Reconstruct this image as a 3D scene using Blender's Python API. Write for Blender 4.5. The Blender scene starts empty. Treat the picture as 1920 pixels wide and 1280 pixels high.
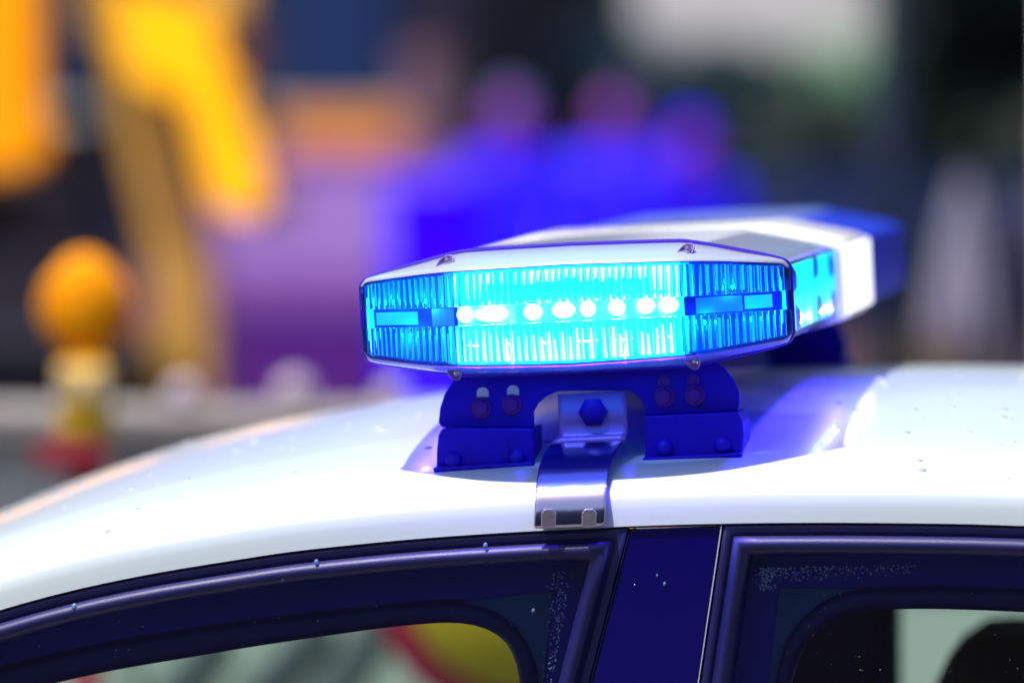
import bpy, bmesh, math, random
from mathutils import Vector, Matrix
from mathutils.geometry import delaunay_2d_cdt
R = math.radians
random.seed(7)
S = bpy.context.scene
COL = S.collection

# ------------------------------------------------------------------ camera
FPX = 11900.0                     # focal length in pixels of the 1920 px wide photograph
YAW, PITCH = 7.6, -2.4
YR = 0.06                         # world Y of the light bar's rim; the car's near side is Y = 0
CZ = 1.69
cam_d = bpy.data.cameras.new('camera')
cam = bpy.data.objects.new('camera', cam_d); COL.objects.link(cam)
cam_d.sensor_width = 36; cam_d.lens = FPX / 1920 * 36
cam.rotation_euler = (R(90 + PITCH), 0, R(YAW))
ROT = cam.rotation_euler.to_matrix()
def pdir(px, py):
    d = ROT @ Vector(((px - 960) / FPX, -(py - 640) / FPX, -1.0))
    return d
_d0 = pdir(1080, 581)
CY = YR - 4.4
CX = -_d0.x / _d0.y * 4.4
CAM = Vector((CX, CY, CZ))
cam.location = CAM
cam_d.clip_start = 0.05; cam_d.clip_end = 2000
cam_d.dof.use_dof = True; cam_d.dof.focus_distance = 4.40; cam_d.dof.aperture_fstop = 3.5
S.camera = cam
def at(px, py, Y):                # the point of the plane Y = const that stands at this spot of the photo
    d = pdir(px, py); return CAM + d * ((Y - CY) / d.y)
def atx(px, Y): return at(px, 640, Y).x
def atz(py, Y): return at(960, py, Y).z

# ------------------------------------------------------------------ light
SUN_EL, SUN_AZ = 70, -128          # azimuth from +Y towards +X
w = bpy.data.worlds.new('World'); S.world = w; w.use_nodes = True
nt = w.node_tree; bg = nt.nodes['Background']
sky = nt.nodes.new('ShaderNodeTexSky'); sky.sky_type = 'NISHITA'; sky.sun_disc = False
sky.sun_elevation = R(SUN_EL); sky.sun_rotation = R(SUN_AZ)
sky.air_density = 1.0; sky.dust_density = 3.0; sky.ozone_density = 1.0
nt.links.new(sky.outputs[0], bg.inputs[0]); bg.inputs[1].default_value = 0.06
sl = bpy.data.lights.new('sun', 'SUN'); sl.energy = 3.2; sl.angle = R(0.5); sl.color = (1, .96, .9)
sun = bpy.data.objects.new('sun', sl); COL.objects.link(sun)
sd = Vector((math.sin(R(SUN_AZ)) * math.cos(R(SUN_EL)), math.cos(R(SUN_AZ)) * math.cos(R(SUN_EL)), math.sin(R(SUN_EL))))
sun.rotation_euler = sd.to_track_quat('Z', 'Y').to_euler()
sun.location = sd * 30
S.view_settings.view_transform = 'Standard'; S.view_settings.look = 'None'
S.view_settings.exposure = 1.0; S.view_settings.gamma = 1
S.render.engine = 'CYCLES'
c = S.cycles
c.use_denoising = True; c.caustics_refractive = False; c.caustics_reflective = False
c.sample_clamp_indirect = 8; c.transparent_max_bounces = 24; c.max_bounces = 14; c.transmission_bounces = 12

# ------------------------------------------------------------------ materials
def new_mat(name):
    m = bpy.data.materials.new(name); m.use_nodes = True
    return m, m.node_tree, m.node_tree.nodes['Principled BSDF']
def pm(name, col, rough=.5, metal=0, coat=0, noise=0, nscale=20, bump=0, bscale=200, spec=.5, rvar=0):
    m, t, b = new_mat(name)
    b.inputs['Base Color'].default_value = (*col, 1); b.inputs['Roughness'].default_value = rough
    b.inputs['Metallic'].default_value = metal; b.inputs['Coat Weight'].default_value = coat
    b.inputs['Coat Roughness'].default_value = .03; b.inputs['Specular IOR Level'].default_value = spec
    N, Lk = t.nodes, t.links
    if noise or bump or rvar:
        tc = N.new('ShaderNodeTexCoord')
    if noise:
        n = N.new('ShaderNodeTexNoise'); n.inputs['Scale'].default_value = nscale; n.inputs['Detail'].default_value = 6
        Lk.new(tc.outputs['Object'], n.inputs['Vector'])
        mx = N.new('ShaderNodeMix'); mx.data_type = 'RGBA'
        mx.inputs[6].default_value = (*[max(0, v * (1 - noise)) for v in col], 1)
        mx.inputs[7].default_value = (*[min(1, v * (1 + noise)) for v in col], 1)
        Lk.new(n.outputs['Fac'], mx.inputs[0]); Lk.new(mx.outputs[2], b.inputs['Base Color'])
    if rvar:
        n3 = N.new('ShaderNodeTexNoise'); n3.inputs['Scale'].default_value = nscale * 2; n3.inputs['Detail'].default_value = 5
        Lk.new(tc.outputs['Object'], n3.inputs['Vector'])
        mr = N.new('ShaderNodeMapRange'); mr.inputs[3].default_value = max(0, rough - rvar); mr.inputs[4].default_value = min(1, rough + rvar)
        Lk.new(n3.outputs['Fac'], mr.inputs[0]); Lk.new(mr.outputs[0], b.inputs['Roughness'])
    if bump:
        n2 = N.new('ShaderNodeTexNoise'); n2.inputs['Scale'].default_value = bscale; n2.inputs['Detail'].default_value = 4
        Lk.new(tc.outputs['Object'], n2.inputs['Vector'])
        bp = N.new('ShaderNodeBump'); bp.inputs['Strength'].default_value = bump; bp.inputs['Distance'].default_value = .002
        Lk.new(n2.outputs['Fac'], bp.inputs['Height']); Lk.new(bp.outputs[0], b.inputs['Normal'])
    return m
def emit_mat(name, col, s):
    m, t, b = new_mat(name)
    b.inputs['Base Color'].default_value = (.1, .3, .8, 1)
    b.inputs['Emission Color'].default_value = (*col, 1); b.inputs['Emission Strength'].default_value = s
    return m
def clear_mat(name, tint, ior=1.45, rough=.02, milky=0, milk=(.8, .85, .9)):
    m, t, b = new_mat(name); N, Lk = t.nodes, t.links
    N.remove(b); out = N['Material Output']
    tr = N.new('ShaderNodeBsdfTransparent'); tr.inputs[0].default_value = (*tint, 1)
    gl = N.new('ShaderNodeBsdfGlossy'); gl.inputs['Roughness'].default_value = rough
    fr = N.new('ShaderNodeFresnel'); fr.inputs[0].default_value = ior
    mx = N.new('ShaderNodeMixShader')
    body = tr
    if milky:
        df = N.new('ShaderNodeBsdfDiffuse'); df.inputs[0].default_value = (*milk, 1)
        tl = N.new('ShaderNodeBsdfTranslucent'); tl.inputs[0].default_value = (*milk, 1)
        m1 = N.new('ShaderNodeMixShader'); m1.inputs[0].default_value = .4
        Lk.new(df.outputs[0], m1.inputs[1]); Lk.new(tl.outputs[0], m1.inputs[2])
        m2 = N.new('ShaderNodeMixShader'); m2.inputs[0].default_value = milky
        Lk.new(tr.outputs[0], m2.inputs[1]); Lk.new(m1.outputs[0], m2.inputs[2]); body = m2
    Lk.new(fr.outputs[0], mx.inputs[0]); Lk.new(body.outputs[0], mx.inputs[1]); Lk.new(gl.outputs[0], mx.inputs[2])
    Lk.new(mx.outputs[0], out.inputs[0])
    return m
def glass_mat(name, col, rough=.02, ior=1.45):
    m, t, b = new_mat(name)
    b.inputs['Base Color'].default_value = (*col, 1); b.inputs['Transmission Weight'].default_value = 1
    b.inputs['Roughness'].default_value = rough; b.inputs['IOR'].default_value = ior
    return m

M = {}
M['white_paint'] = pm('white_paint', (.55, .63, .675), .30, coat=.55, spec=.35, noise=.02, nscale=6, bump=.02, bscale=600)
M['rubber'] = pm('rubber_seal', (.006, .006, .10), .48, spec=.5, bump=.10, bscale=900, rvar=.08, nscale=14)  # bluish sky sheen on black rubber is put into the colour
M['gloss_black'] = pm('gloss_black', (.002, .0, .13), .14, coat=.05, spec=.25, rvar=.04)  # black trim; its blue is glare put into the colour
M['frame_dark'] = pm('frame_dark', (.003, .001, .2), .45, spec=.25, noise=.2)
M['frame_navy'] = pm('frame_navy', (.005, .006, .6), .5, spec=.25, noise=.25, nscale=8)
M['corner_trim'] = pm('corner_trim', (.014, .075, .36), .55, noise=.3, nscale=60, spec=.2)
M['interior'] = pm('interior_cloth', (.012, .010, .035), .85, noise=.3)
M['headliner'] = pm('headliner', (.03, .03, .06), .9)
M['car_glass'] = clear_mat('car_glass', (.74, .86, .80), 1.3, .01)
M['chrome'] = pm('chrome', (.74, .66, .92), .14, metal=1, bump=.05, bscale=60)
M['steel'] = pm('steel', (.6, .57, .7), .22, metal=1)
M['bead'] = pm('bright_bead', (.75, .75, .85), .25, metal=.6)
M['blue_black'] = pm('blue_black_plastic', (.012, .001, .55), .5, spec=.2, bump=.15, bscale=500, noise=.15)  # black plastic with the lamp's blue light put into the colour
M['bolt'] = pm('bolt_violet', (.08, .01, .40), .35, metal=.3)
M['gasket'] = pm('gasket', (.022, .001, .38), .6, spec=.2)  # blue lamp glow is put into the rubber's colour
M['clear'] = clear_mat('clear_lens', (.86, .95, 1), 1.47, .015)
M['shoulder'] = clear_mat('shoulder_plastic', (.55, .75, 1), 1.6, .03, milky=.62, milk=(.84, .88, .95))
M['shoulder_low'] = clear_mat('shoulder_low', (.45, .5, 1), 1.5, .03, milky=.45, milk=(.35, .3, .95))  # violet lamp glow put into the colour of the clear plastic
M['shoulder_side'] = clear_mat('shoulder_side', (.55, .7, 1), 1.2, .08, milky=.95, milk=(.66, .70, 1.0))
M['side_lens'] = clear_mat('side_lens', (.5, .92, 1), 1.40, .03)
M['far_lens'] = pm('far_lens', (.002, .02, .42), .4, spec=.04)
M['rib'] = glass_mat('rib_plastic', (.42, .92, 1), .03)
M['top_cover'] = pm('top_cover', (.58, .66, .92), .2, coat=.6)
M['white_block'] = pm('white_block', (.88, .87, .84), .25, coat=.4)
M['led'] = emit_mat('led_glow', (.10, .12, 1), 120)
M['led_soft'] = emit_mat('led_soft', (.002, .60, .62), 2.5)
M['reflector'] = pm('reflector', (.35, .75, .95), .35)
M['reflector_off'] = pm('reflector_off', (.03, .10, .62), .22, metal=.3)
M['board'] = pm('board', (.02, .02, .35), .4)

# ------------------------------------------------------------------ helpers
def tag(o, label=None, cat=None, group=None, kind=None):
    if label: o['label'] = label
    if cat: o['category'] = cat
    if group: o['group'] = group
    if kind: o['kind'] = kind
    return o
def empty(name, loc=(0, 0, 0), label=None, cat=None, group=None):
    o = bpy.data.objects.new(name, None); COL.objects.link(o); o.location = loc; o.empty_display_size = .1
    return tag(o, label, cat, group)
def link(name, me, mat=None, parent=None, smooth=False):
    o = bpy.data.objects.new(name, me); COL.objects.link(o)
    if mat: me.materials.append(M[mat] if isinstance(mat, str) else mat)
    if parent: o.parent = parent
    if smooth:
        for p in me.polygons: p.use_smooth = True
    return o
def mesh(name, V, F, mat=None, parent=None, smooth=False):
    me = bpy.data.meshes.new(name); me.from_pydata([tuple(v) for v in V], [], F); me.update()
    return link(name, me, mat, parent, smooth)
def from_bm(name, bm, mat=None, parent=None, smooth=False):
    bmesh.ops.recalc_face_normals(bm, faces=bm.faces)
    me = bpy.data.meshes.new(name); bm.to_mesh(me); bm.free()
    return link(name, me, mat, parent, smooth)
def grid(rows, closed_u=False, closed_v=False):       # rows of points -> verts, faces
    V = [p for r in rows for p in r]; n = len(rows[0]); F = []
    for i in range(len(rows) - (0 if closed_v else 1)):
        i2 = (i + 1) % len(rows)
        for j in range(n - (0 if closed_u else 1)):
            j2 = (j + 1) % n
            F.append((i * n + j, i * n + j2, i2 * n + j2, i2 * n + j))
    return V, F
def bm_box(bm, c, s, rot=None):
    mtx = Matrix.Translation(c) @ (rot.to_4x4() if rot else Matrix()) @ Matrix.Diagonal((*s, 1))
    return bmesh.ops.create_cube(bm, size=1, matrix=mtx)
def box(name, c, s, mat, parent=None, bevel=.1, rot=None, segs=2):
    bm = bmesh.new(); bm_box(bm, (0, 0, 0), s)
    if bevel: bmesh.ops.bevel(bm, geom=bm.edges[:], offset=bevel * min(s), segments=segs, affect='EDGES', profile=.5)
    o = from_bm(name, bm, mat, parent, smooth=False); o.location = c
    if rot: o.rotation_euler = rot.to_euler() if hasattr(rot, 'to_euler') else rot
    return o
def cyl(name, p0, p1, r0, r1, mat, parent=None, n=16, cap=True):
    p0, p1 = Vector(p0), Vector(p1); d = p1 - p0
    bm = bmesh.new()
    bmesh.ops.create_cone(bm, cap_ends=cap, segments=n, radius1=r0, radius2=r1, depth=d.length,
                          matrix=Matrix.Translation((p0 + p1) / 2) @ d.to_track_quat('Z', 'Y').to_matrix().to_4x4())
    return from_bm(name, bm, mat, parent, smooth=True)
def lathe(name, prof, mat, parent=None, n=24, loc=(0, 0, 0)):
    rows = [[(r * math.cos(2 * math.pi * k / n), r * math.sin(2 * math.pi * k / n), z) for k in range(n)] for r, z in prof]
    V, F = grid(rows, closed_u=True)
    V = [Vector(v) for v in V]
    o = mesh(name, V, F, mat, parent, True); o.location = loc
    return o
def tube_path(name, pts, r, mat, parent=None, n=8, closed=False, nrm=Vector((0, 1, 0))):
    pts = [Vector(p) for p in pts]; rows = []; L = len(pts)
    for i, p in enumerate(pts):
        a = pts[(i - 1) % L] if closed or i else p; b = pts[(i + 1) % L] if closed or i < L - 1 else p
        t = (b - a).normalized(); s = t.cross(nrm).normalized(); q = s.cross(t).normalized()
        rows.append([p + s * r * math.cos(2 * math.pi * k / n) + q * r * math.sin(2 * math.pi * k / n) for k in range(n)])
    V, F = grid(rows, closed_u=True, closed_v=closed)
    return mesh(name, V, F, mat, parent, True)
def solid_poly(name, pts2, axis_pts, thick, mat, parent=None, bevel=0, dirv=None, smooth=False):
    """prism: outline given as 3-D points, pushed along dirv by thick"""
    bm = bmesh.new(); vs = [bm.verts.new(p) for p in pts2]; f = bm.faces.new(vs)
    r = bmesh.ops.extrude_face_region(bm, geom=[f]); ev = [g for g in r['geom'] if isinstance(g, bmesh.types.BMVert)]
    bmesh.ops.translate(bm, verts=ev, vec=Vector(dirv) * thick)
    if bevel:
        bmesh.ops.recalc_face_normals(bm, faces=bm.faces)
        es = [e for e in bm.edges if len(e.link_faces) == 2 and e.calc_face_angle(0) > .5]
        bmesh.ops.bevel(bm, geom=es, offset=bevel, segments=2, affect='EDGES', profile=.5)
    bmesh.ops.triangulate(bm, faces=[f for f in bm.faces if len(f.verts) > 4])
    return from_bm(name, bm, mat, parent, smooth)
def face_out(o, c0):
    for p in o.data.polygons:
        if p.normal.dot(p.center - Vector(c0)) < 0: p.flip()
    o.data.update()
def interp(pts, x):               # monotone-ish cubic through sorted points, linear beyond
    n = len(pts)
    if x <= pts[0][0]: i = 0
    elif x >= pts[-1][0]: i = n - 2
    else: i = max(k for k in range(n - 1) if pts[k][0] <= x)
    (x0, y0), (x1, y1) = pts[i], pts[i + 1]; h = x1 - x0; d = (y1 - y0) / h
    def sl(k):
        if k <= 0: return (pts[1][1] - pts[0][1]) / (pts[1][0] - pts[0][0])
        if k >= n - 1: return (pts[-1][1] - pts[-2][1]) / (pts[-1][0] - pts[-2][0])
        a = (pts[k][1] - pts[k - 1][1]) / (pts[k][0] - pts[k - 1][0]); b = (pts[k + 1][1] - pts[k][1]) / (pts[k + 1][0] - pts[k][0])
        return 0 if a * b <= 0 else 2 * a * b / (a + b)
    if x < pts[0][0]: return y0 + d * (x - x0)
    if x > pts[-1][0]: return y1 + d * (x - x1)
    t = (x - x0) / h; m0, m1 = sl(i) * h, sl(i + 1) * h
    return (2 * t**3 - 3 * t**2 + 1) * y0 + (t**3 - 2 * t**2 + t) * m0 + (-2 * t**3 + 3 * t**2) * y1 + (t**3 - t**2) * m1

# ================================================================== the police car
CARW = 1.20
car = empty('police_car', (0.25, .6, 0), 'white police car with a glowing blue light bar on its roof', 'car')
def carpart(o):                   # geometry is written in world space; parent without moving it
    o.parent = car; o.matrix_parent_inverse = Matrix.Translation(-car.location); return o
def under(o, par):                # the parent itself stands at the world's origin
    o.parent = par
    return o
A_px = [(-260, 1238), (-120, 1184), (0, 1143), (141, 1105), (285, 1075), (430, 1051), (543, 1034), (660, 1021), (800, 1008), (964, 997), (1080, 991),
        (1180, 986), (1270, 983), (1360, 981), (1470, 979.5), (1620, 979.5), (1760, 981), (1913, 985)]
A_pts = [(at(x, y, 0).x, at(x, y, 0).z) for x, y in A_px]
A_pts = [(A_pts[0][0] - .35, A_pts[0][1] - .17)] + A_pts + [(A_pts[-1][0] + .3, A_pts[-1][1] - .012), (A_pts[-1][0] + .9, A_pts[-1][1] - .075)]
def zA(x): return interp(A_pts, x)
PROF = [(0, 0), (.0008, .006), (.0018, .013), (.0036, .0195), (.0085, .0250), (.017, .0292), (.029, .0335), (.05, .040), (.09, .048), (.15, .0555), (.25, .064), (.4, .072), (.6, .0765)]
def rise(y):
    t = min(y, CARW - y); return interp(PROF, max(0, t))
def zroof(x, y): return zA(x) + rise(y)
X0, X1 = A_pts[0][0], A_pts[-1][0]
ys = [0, .0007, .0015, .003, .005, .008, .012, .017, .023, .03, .04, .052, .066, .082, .10, .125, .155, .19, .23, .28, .33, .39, .46, .53, .6]
ys = ys + [CARW - y for y in reversed(ys[:-1])]
xs = [X0 + (X1 - X0) * i / 150 for i in range(151)]
rows = [[(x, y, zroof(x, y)) for y in ys] for x in xs]
V, F = grid(rows)
roof = carpart(mesh('roof', V, [f[::-1] for f in F], 'white_paint', None, True))
# roof underside lip so the panel has an edge
rows = [[(x, .0, zA(x)), (x, .006, zA(x) - .0015), (x, .03, zA(x) + .004)] for x in xs]
V, F = grid(rows); under(mesh('roof_lip', V, F, 'white_paint', None, True), roof)
rows = [[(x, y, zroof(x, y) - .045 + (.0 if .04 < y < CARW - .04 else .012)) for y in ys if .02 < y < CARW - .02] for x in xs[::3]]
V, F = grid(rows); carpart(mesh('headliner', V, F, 'headliner', None, True))

# --- window frames: outlines in the plane of the side
def zx(px, py, Y=0.0): p = at(px, py, Y); return (p.x, p.z)
BELT = .93
def topline(xa, xb, n, dz=0): return [(xa + (xb - xa) * i / n, zA(xa + (xb - xa) * i / n) + dz) for i in range(n + 1)]
fc = zx(1179, 986); fb = zx(1104, 1280)
rc = zx(1357, 981); rb = zx(1313, 1280)
fb = (fc[0] + (fb[0] - fc[0]) * (fc[1] - BELT) / (fc[1] - fb[1]), BELT)
rb = (rc[0] + (rb[0] - rc[0]) * (rc[1] - BELT) / (rc[1] - rb[1]), BELT)
front_out = topline(X0 + .02, fc[0] - .004, 70, -.0012) + [(fc[0] - .0015, fc[1] - .0012), (fc[0] - .0002, fc[1] - .0035)]
front_out += [(fc[0] + (fb[0] - fc[0]) * t, fc[1] + (fb[1] - fc[1]) * t) for t in (.03, .06, .1, .16, .24, .33, .45, .6, .8, 1)]
rear_out = [(rc[0] + (rb[0] - rc[0]) * t, rc[1] + (rb[1] - rc[1]) * t) for t in (1, .8, .6, .45, .33, .24, .16, .1, .06, .03)]
rear_out += [(rc[0] + .0002, rc[1] - .0035), (rc[0] + .0015, rc[1] - .0012)] + topline(rc[0] + .004, X1 - .02, 60, -.0012)
def offset(path, u):              # to the right-hand side of travel, mitred
    out = []; n = len(path)
    for i, p in enumerate(path):
        def nm(a, b):
            d = Vector((b[0] - a[0], b[1] - a[1])); d.normalize(); return Vector((d.y, -d.x))
        na = nm(path[i - 1], p) if i else nm(p, path[1]); nb = nm(p, path[i + 1]) if i < n - 1 else na
        m = (na + nb); m.normalize(); k = min(3, 1 / max(.3, m.dot(na)))
        out.append((p[0] + m.x * u * k, p[1] + m.y * u * k))
    return out
def clean(path):                  # corners folded over by the offset: collapse
    return path
def simp_offset(corner_path, u):
    return offset(corner_path, u)
# three-legged centre lines (top run, corner, pillar run) offset cleanly with one mitre
def frame_path(kind, u, ntop=70, nv=14):
    if kind == 'front':
        tx = [X0 + .02 + (fc[0] - X0 - .02) * i / ntop for i in range(ntop + 1)]
        dv = Vector((fb[0] - fc[0], fb[1] - fc[1])).normalized(); nv_ = Vector((dv.y, -dv.x))   # points to -x
        c0 = fc; sgn = -1
    else:
        tx = [rc[0] + (X1 - .02 - rc[0]) * i / ntop for i in range(ntop + 1)]
        dv = Vector((rb[0] - rc[0], rb[1] - rc[1])).normalized(); nv_ = Vector((-dv.y, dv.x)); c0 = rc; sgn = 1
    if nv_.x * sgn < 0: nv_ = -nv_
    top = lambda x: zA(x) - .0012 - u * math.sqrt(1 + ((zA(x + .01) - zA(x - .01)) / .02) ** 2)
    base = Vector((c0[0], c0[1])) + nv_ * u
    # corner where the offset pillar line meets the offset top line
    t = 0
    for _ in range(30):
        p = base + dv * t; t += (p.y - top(p.x)) / -dv.y * 1.0 if abs(dv.y) > 1e-6 else 0
    cx = (base + dv * t).x
    ends = [(base + dv * (t + (base.y + dv.y * t - BELT) / -dv.y * k / nv)) for k in range(nv + 1)]
    vert = [(p.x, p.y) for p in ends]
    if kind == 'front':
        xs_ = [tx[0] + (cx - tx[0]) * i / ntop for i in range(ntop)]
        return [(x, top(x)) for x in xs_] + vert
    xs_ = [cx + (tx[-1] - cx) * i / ntop for i in range(1, ntop + 1)]
    return vert[::-1] + [(x, top(x)) for x in xs_]
# seal profile: (inward offset, depth Y)
SEAL = [(0, .010), (0, .0025), (.0012, .0010), (.0068, .0012), (.0074, .0030), (.0082, .0010), (.0095, -.0022), (.0115, -.0042), (.0140, -.0048), (.0165, -.0042), (.0190, -.002), (.0205, .0015), (.0212, .006), (.0212, .016)]
def mirror_y(Vs): return [(v[0], CARW - v[1], v[2]) for v in Vs]
def seal_mesh(kind):
    rows = [[(x, y, z) for x, z in frame_path(kind, u)] for u, y in SEAL]
    # rows -> profile index; smooth only along the tube
    return grid(rows)
doors = {}
for kind in ('front', 'rear'):
    V, F = seal_mesh(kind)
    dn = carpart(mesh('door', *grid([[(p[0], .012, p[1]) for p in frame_path(kind, .018)], [(p[0], .030, p[1]) for p in frame_path(kind, .018)]]), 'frame_dark'))
    doors[kind] = dn
    o = under(mesh('window_seal', V, F, 'rubber', None, True), dn)
    V2 = mirror_y(V); o = carpart(mesh('window_seal', V2, [f[::-1] for f in F], 'rubber', None, True))
doors['front']['label'] = 'front door with the wide rounded window opening'
doors['rear']['label'] = 'rear door beside the black pillar'

def ring_between(name, outer, inner, ya, yb, mat, par):    # strip mesh from outer to inner outline (same count)
    rows = [[(x, ya, z) for x, z in outer], [(x, yb, z) for x, z in inner]]
    V, F = grid(rows); return under(mesh(name, V, F, mat), par) if par else carpart(mesh(name, V, F, mat))
def resample(path, n):
    P = [Vector(p) for p in path]; d = [0]
    for a, b in zip(P, P[1:]): d.append(d[-1] + (b - a).length)
    out = []; k = 0
    for i in range(n):
        s = d[-1] * i / (n - 1)
        while k < len(d) - 2 and d[k + 1] < s: k += 1
        t = (s - d[k]) / max(1e-9, d[k + 1] - d[k]); out.append(tuple(P[k].lerp(P[k + 1], t)))
    return out
def smooth_path(pts, n):
    P = [Vector(p) for p in pts]; P = [P[0] * 2 - P[1]] + P + [P[-1] * 2 - P[-2]]; out = []
    for i in range(1, len(P) - 2):
        for k in range(12):
            t = k / 12; a, b, c_, d = P[i - 1], P[i], P[i + 1], P[i + 2]
            out.append(.5 * ((2 * b) + (-a + c_) * t + (2 * a - 5 * b + 4 * c_ - d) * t * t + (-a + 3 * b - 3 * c_ + d) * t**3))
    out.append(P[-2]); return resample(out, n)
YI = .034
f_open = [(-700, 1660), (-250, 1390), (100, 1281), (400, 1224), (620, 1190), (760, 1172), (850, 1167), (905, 1176), (945, 1200), (966, 1238), (974, 1280), (976, 1360), (972, 1560), (958, 2150)]
f_open = smooth_path([zx(x, y, YI) for x, y in f_open], 120)
f_ring = [(-700, 1590), (-250, 1330), (100, 1226), (400, 1172), (620, 1146), (760, 1131), (858, 1128), (925, 1147), (972, 1184), (1000, 1235), (1009, 1280), (1012, 1360), (1008, 1560), (994, 2150)]
f_ring = smooth_path([zx(x, y, YI - .006) for x, y in f_ring], 120)
f_band = [(-700, 1470), (-250, 1296), (100, 1196), (400, 1152), (620, 1131), (760, 1122), (850, 1121), (930, 1118), (1014, 1110), (1030, 1106), (1030, 1180), (1020, 1300), (1010, 1560), (990, 2150)]
r_open = [(1476, 2150), (1472, 1500), (1474, 1330), (1482, 1275), (1500, 1225), (1530, 1186), (1570, 1160), (1620, 1145), (1700, 1141), (1800, 1142), (1920, 1147), (2120, 1158), (2500, 1190)]
r_open = smooth_path([zx(x, y, YI) for x, y in r_open], 120)
r_ring = [(1450, 2150), (1446, 1500), (1447, 1330), (1453, 1265), (1470, 1205), (1500, 1160), (1545, 1125), (1600, 1106), (1700, 1100), (1800, 1101), (1920, 1106), (2120, 1117), (2500, 1150)]
r_ring = smooth_path([zx(x, y, YI - .006) for x, y in r_ring], 120)
for kind, op, rg in (('front', f_open, f_ring), ('rear', r_open, r_ring)):
    d = doors[kind]
    fp = resample(frame_path(kind, .012), 160)
    # navy inner trim that fills the corner between seal and opening
    outer = resample(frame_path(kind, .012), 120)
    # match by nearest direction: use simple index pairing along both outlines
    V = [(x, YI + .006, z) for x, z in outer] + [(x, YI + .006, z) for x, z in rg]
    loop = [Vector((x, z)) for x, z in outer] + [Vector((x, z)) for x, z in reversed(rg)]; n = len(loop)
    v2, _e, f2 = delaunay_2d_cdt(loop, [], [list(range(n))], 1, 1e-6)[:3]
    V = [(v.x, YI + .006, v.y) for v in v2]; F = [tuple(f) for f in f2]
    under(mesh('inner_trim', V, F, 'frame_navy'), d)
    cp = [(868, 1129), (940, 1119), (1012, 1112), (1036, 1109), (1028, 1180), (1016, 1300), (1012, 1330), (1009, 1260), (998, 1226), (972, 1180), (928, 1145)] if kind == 'front' else \
         [(1462, 1103), (1540, 1103), (1606, 1105), (1552, 1122), (1503, 1158), (1472, 1203), (1456, 1262), (1449, 1330), (1438, 1330), (1450, 1200)]
    cpp = [at(x, y, YI + .003) for x, y in cp]
    under(solid_poly('corner_panel', cpp, None, .003, 'corner_trim', None, 0, (0, 1, 0)), d)
    Vm = [(x, CARW - y, z) for x, y, z in V]
    carpart(mesh('inner_trim', Vm, [f[::-1] for f in F], 'frame_navy'))
    # dark rubber ring round the opening
    rows = [[(x, YI + .006, z) for x, z in rg], [(x, YI - .003, z) for x, z in [(a[0] * .85 + b[0] * .15, a[1] * .85 + b[1] * .15) for a, b in zip(rg, op)]],
            [(x, YI - .004, z) for x, z in [(a[0] * .35 + b[0] * .65, a[1] * .35 + b[1] * .65) for a, b in zip(rg, op)]],
            [(x, YI, z) for x, z in op], [(x, YI + .03, z) for x, z in op]]
    V, F = grid(rows); under(mesh('opening_ring', V, F, 'frame_dark', None, True), d)
    carpart(mesh('opening_ring', mirror_y(V), [f[::-1] for f in F], 'frame_dark', None, True))
    # the pane
    gp = frame_path(kind, .0195)
    V = [(x, .012, z) for x, z in gp] + ([(gp[0][0], .012, BELT)] if kind == 'front' else [(gp[-1][0], .012, BELT)])
    F = [tuple(range(len(V)))]
    pane = mesh('window_pane', V, F, 'car_glass'); under(pane, d); face_out(pane, (V[0][0], 1, 1))
    carpart(mesh('window_pane', [(v[0], CARW - v[1], v[2]) for v in V], F, 'car_glass'))
    # a second, inner seal lip running close inside the tube
# dark header bands behind the glass, following the roof line
for kind, lo, hi, pxa, pxb in (('front', [(-700, 1420), (0, 1205), (285, 1143), (543, 1098), (760, 1068), (964, 1056), (1100, 1050)], None, 0, 0),):
    pass
# pillar cover between the doors
pt = [(fc[0] + .0012, fc[1] - .0022), (rc[0] - .0022, rc[1] - .0022), (rb[0] - .0022, BELT), (fb[0] + .0012, BELT)]
solid = solid_poly('pillar_cover', [(x, .002, z) for x, z in pt], None, .012, 'gloss_black', None, .0008, (0, 1, 0)); carpart(solid)
carpart(solid_poly('pillar_cover', [(x, CARW - .002, z) for x, z in pt], None, .012, 'gloss_black', None, .0008, (0, -1, 0)))
o = tube_path('pillar_bead', [(pt[0][0] + .004, .0014, pt[0][1] + .0006), (pt[1][0] + .0004, .0014, pt[1][1] + .0006), (pt[2][0] + .0004, .0014, BELT)], .00055, 'bead'); under(o, solid)  # bright line added for the highlight on the cover's edge
o = tube_path('front_edge_bead', [(fc[0] + .0003, .0016, fc[1] - .004), (fb[0] + .0003, .0016, BELT)], .0004, 'rubber'); under(o, solid)
bp_ = solid_poly('pillar_core', [(x, .016, z) for x, z in ((fc[0] - .02, fc[1] - .004), (rc[0] + .02, rc[1] - .004), (rb[0] + .02, BELT), (fb[0] - .02, BELT))], None, .01, 'frame_dark', None, 0, (0, 1, 0)); under(bp_, solid)
carpart(solid_poly('pillar_core', [(x, CARW - .016, z) for x, z in ((fc[0] - .04, fc[1] - .004), (rc[0] + .04, rc[1] - .004), (rb[0] + .04, BELT), (fb[0] - .04, BELT))], None, .05, 'frame_dark', None, 0, (0, -1, 0)))
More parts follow.
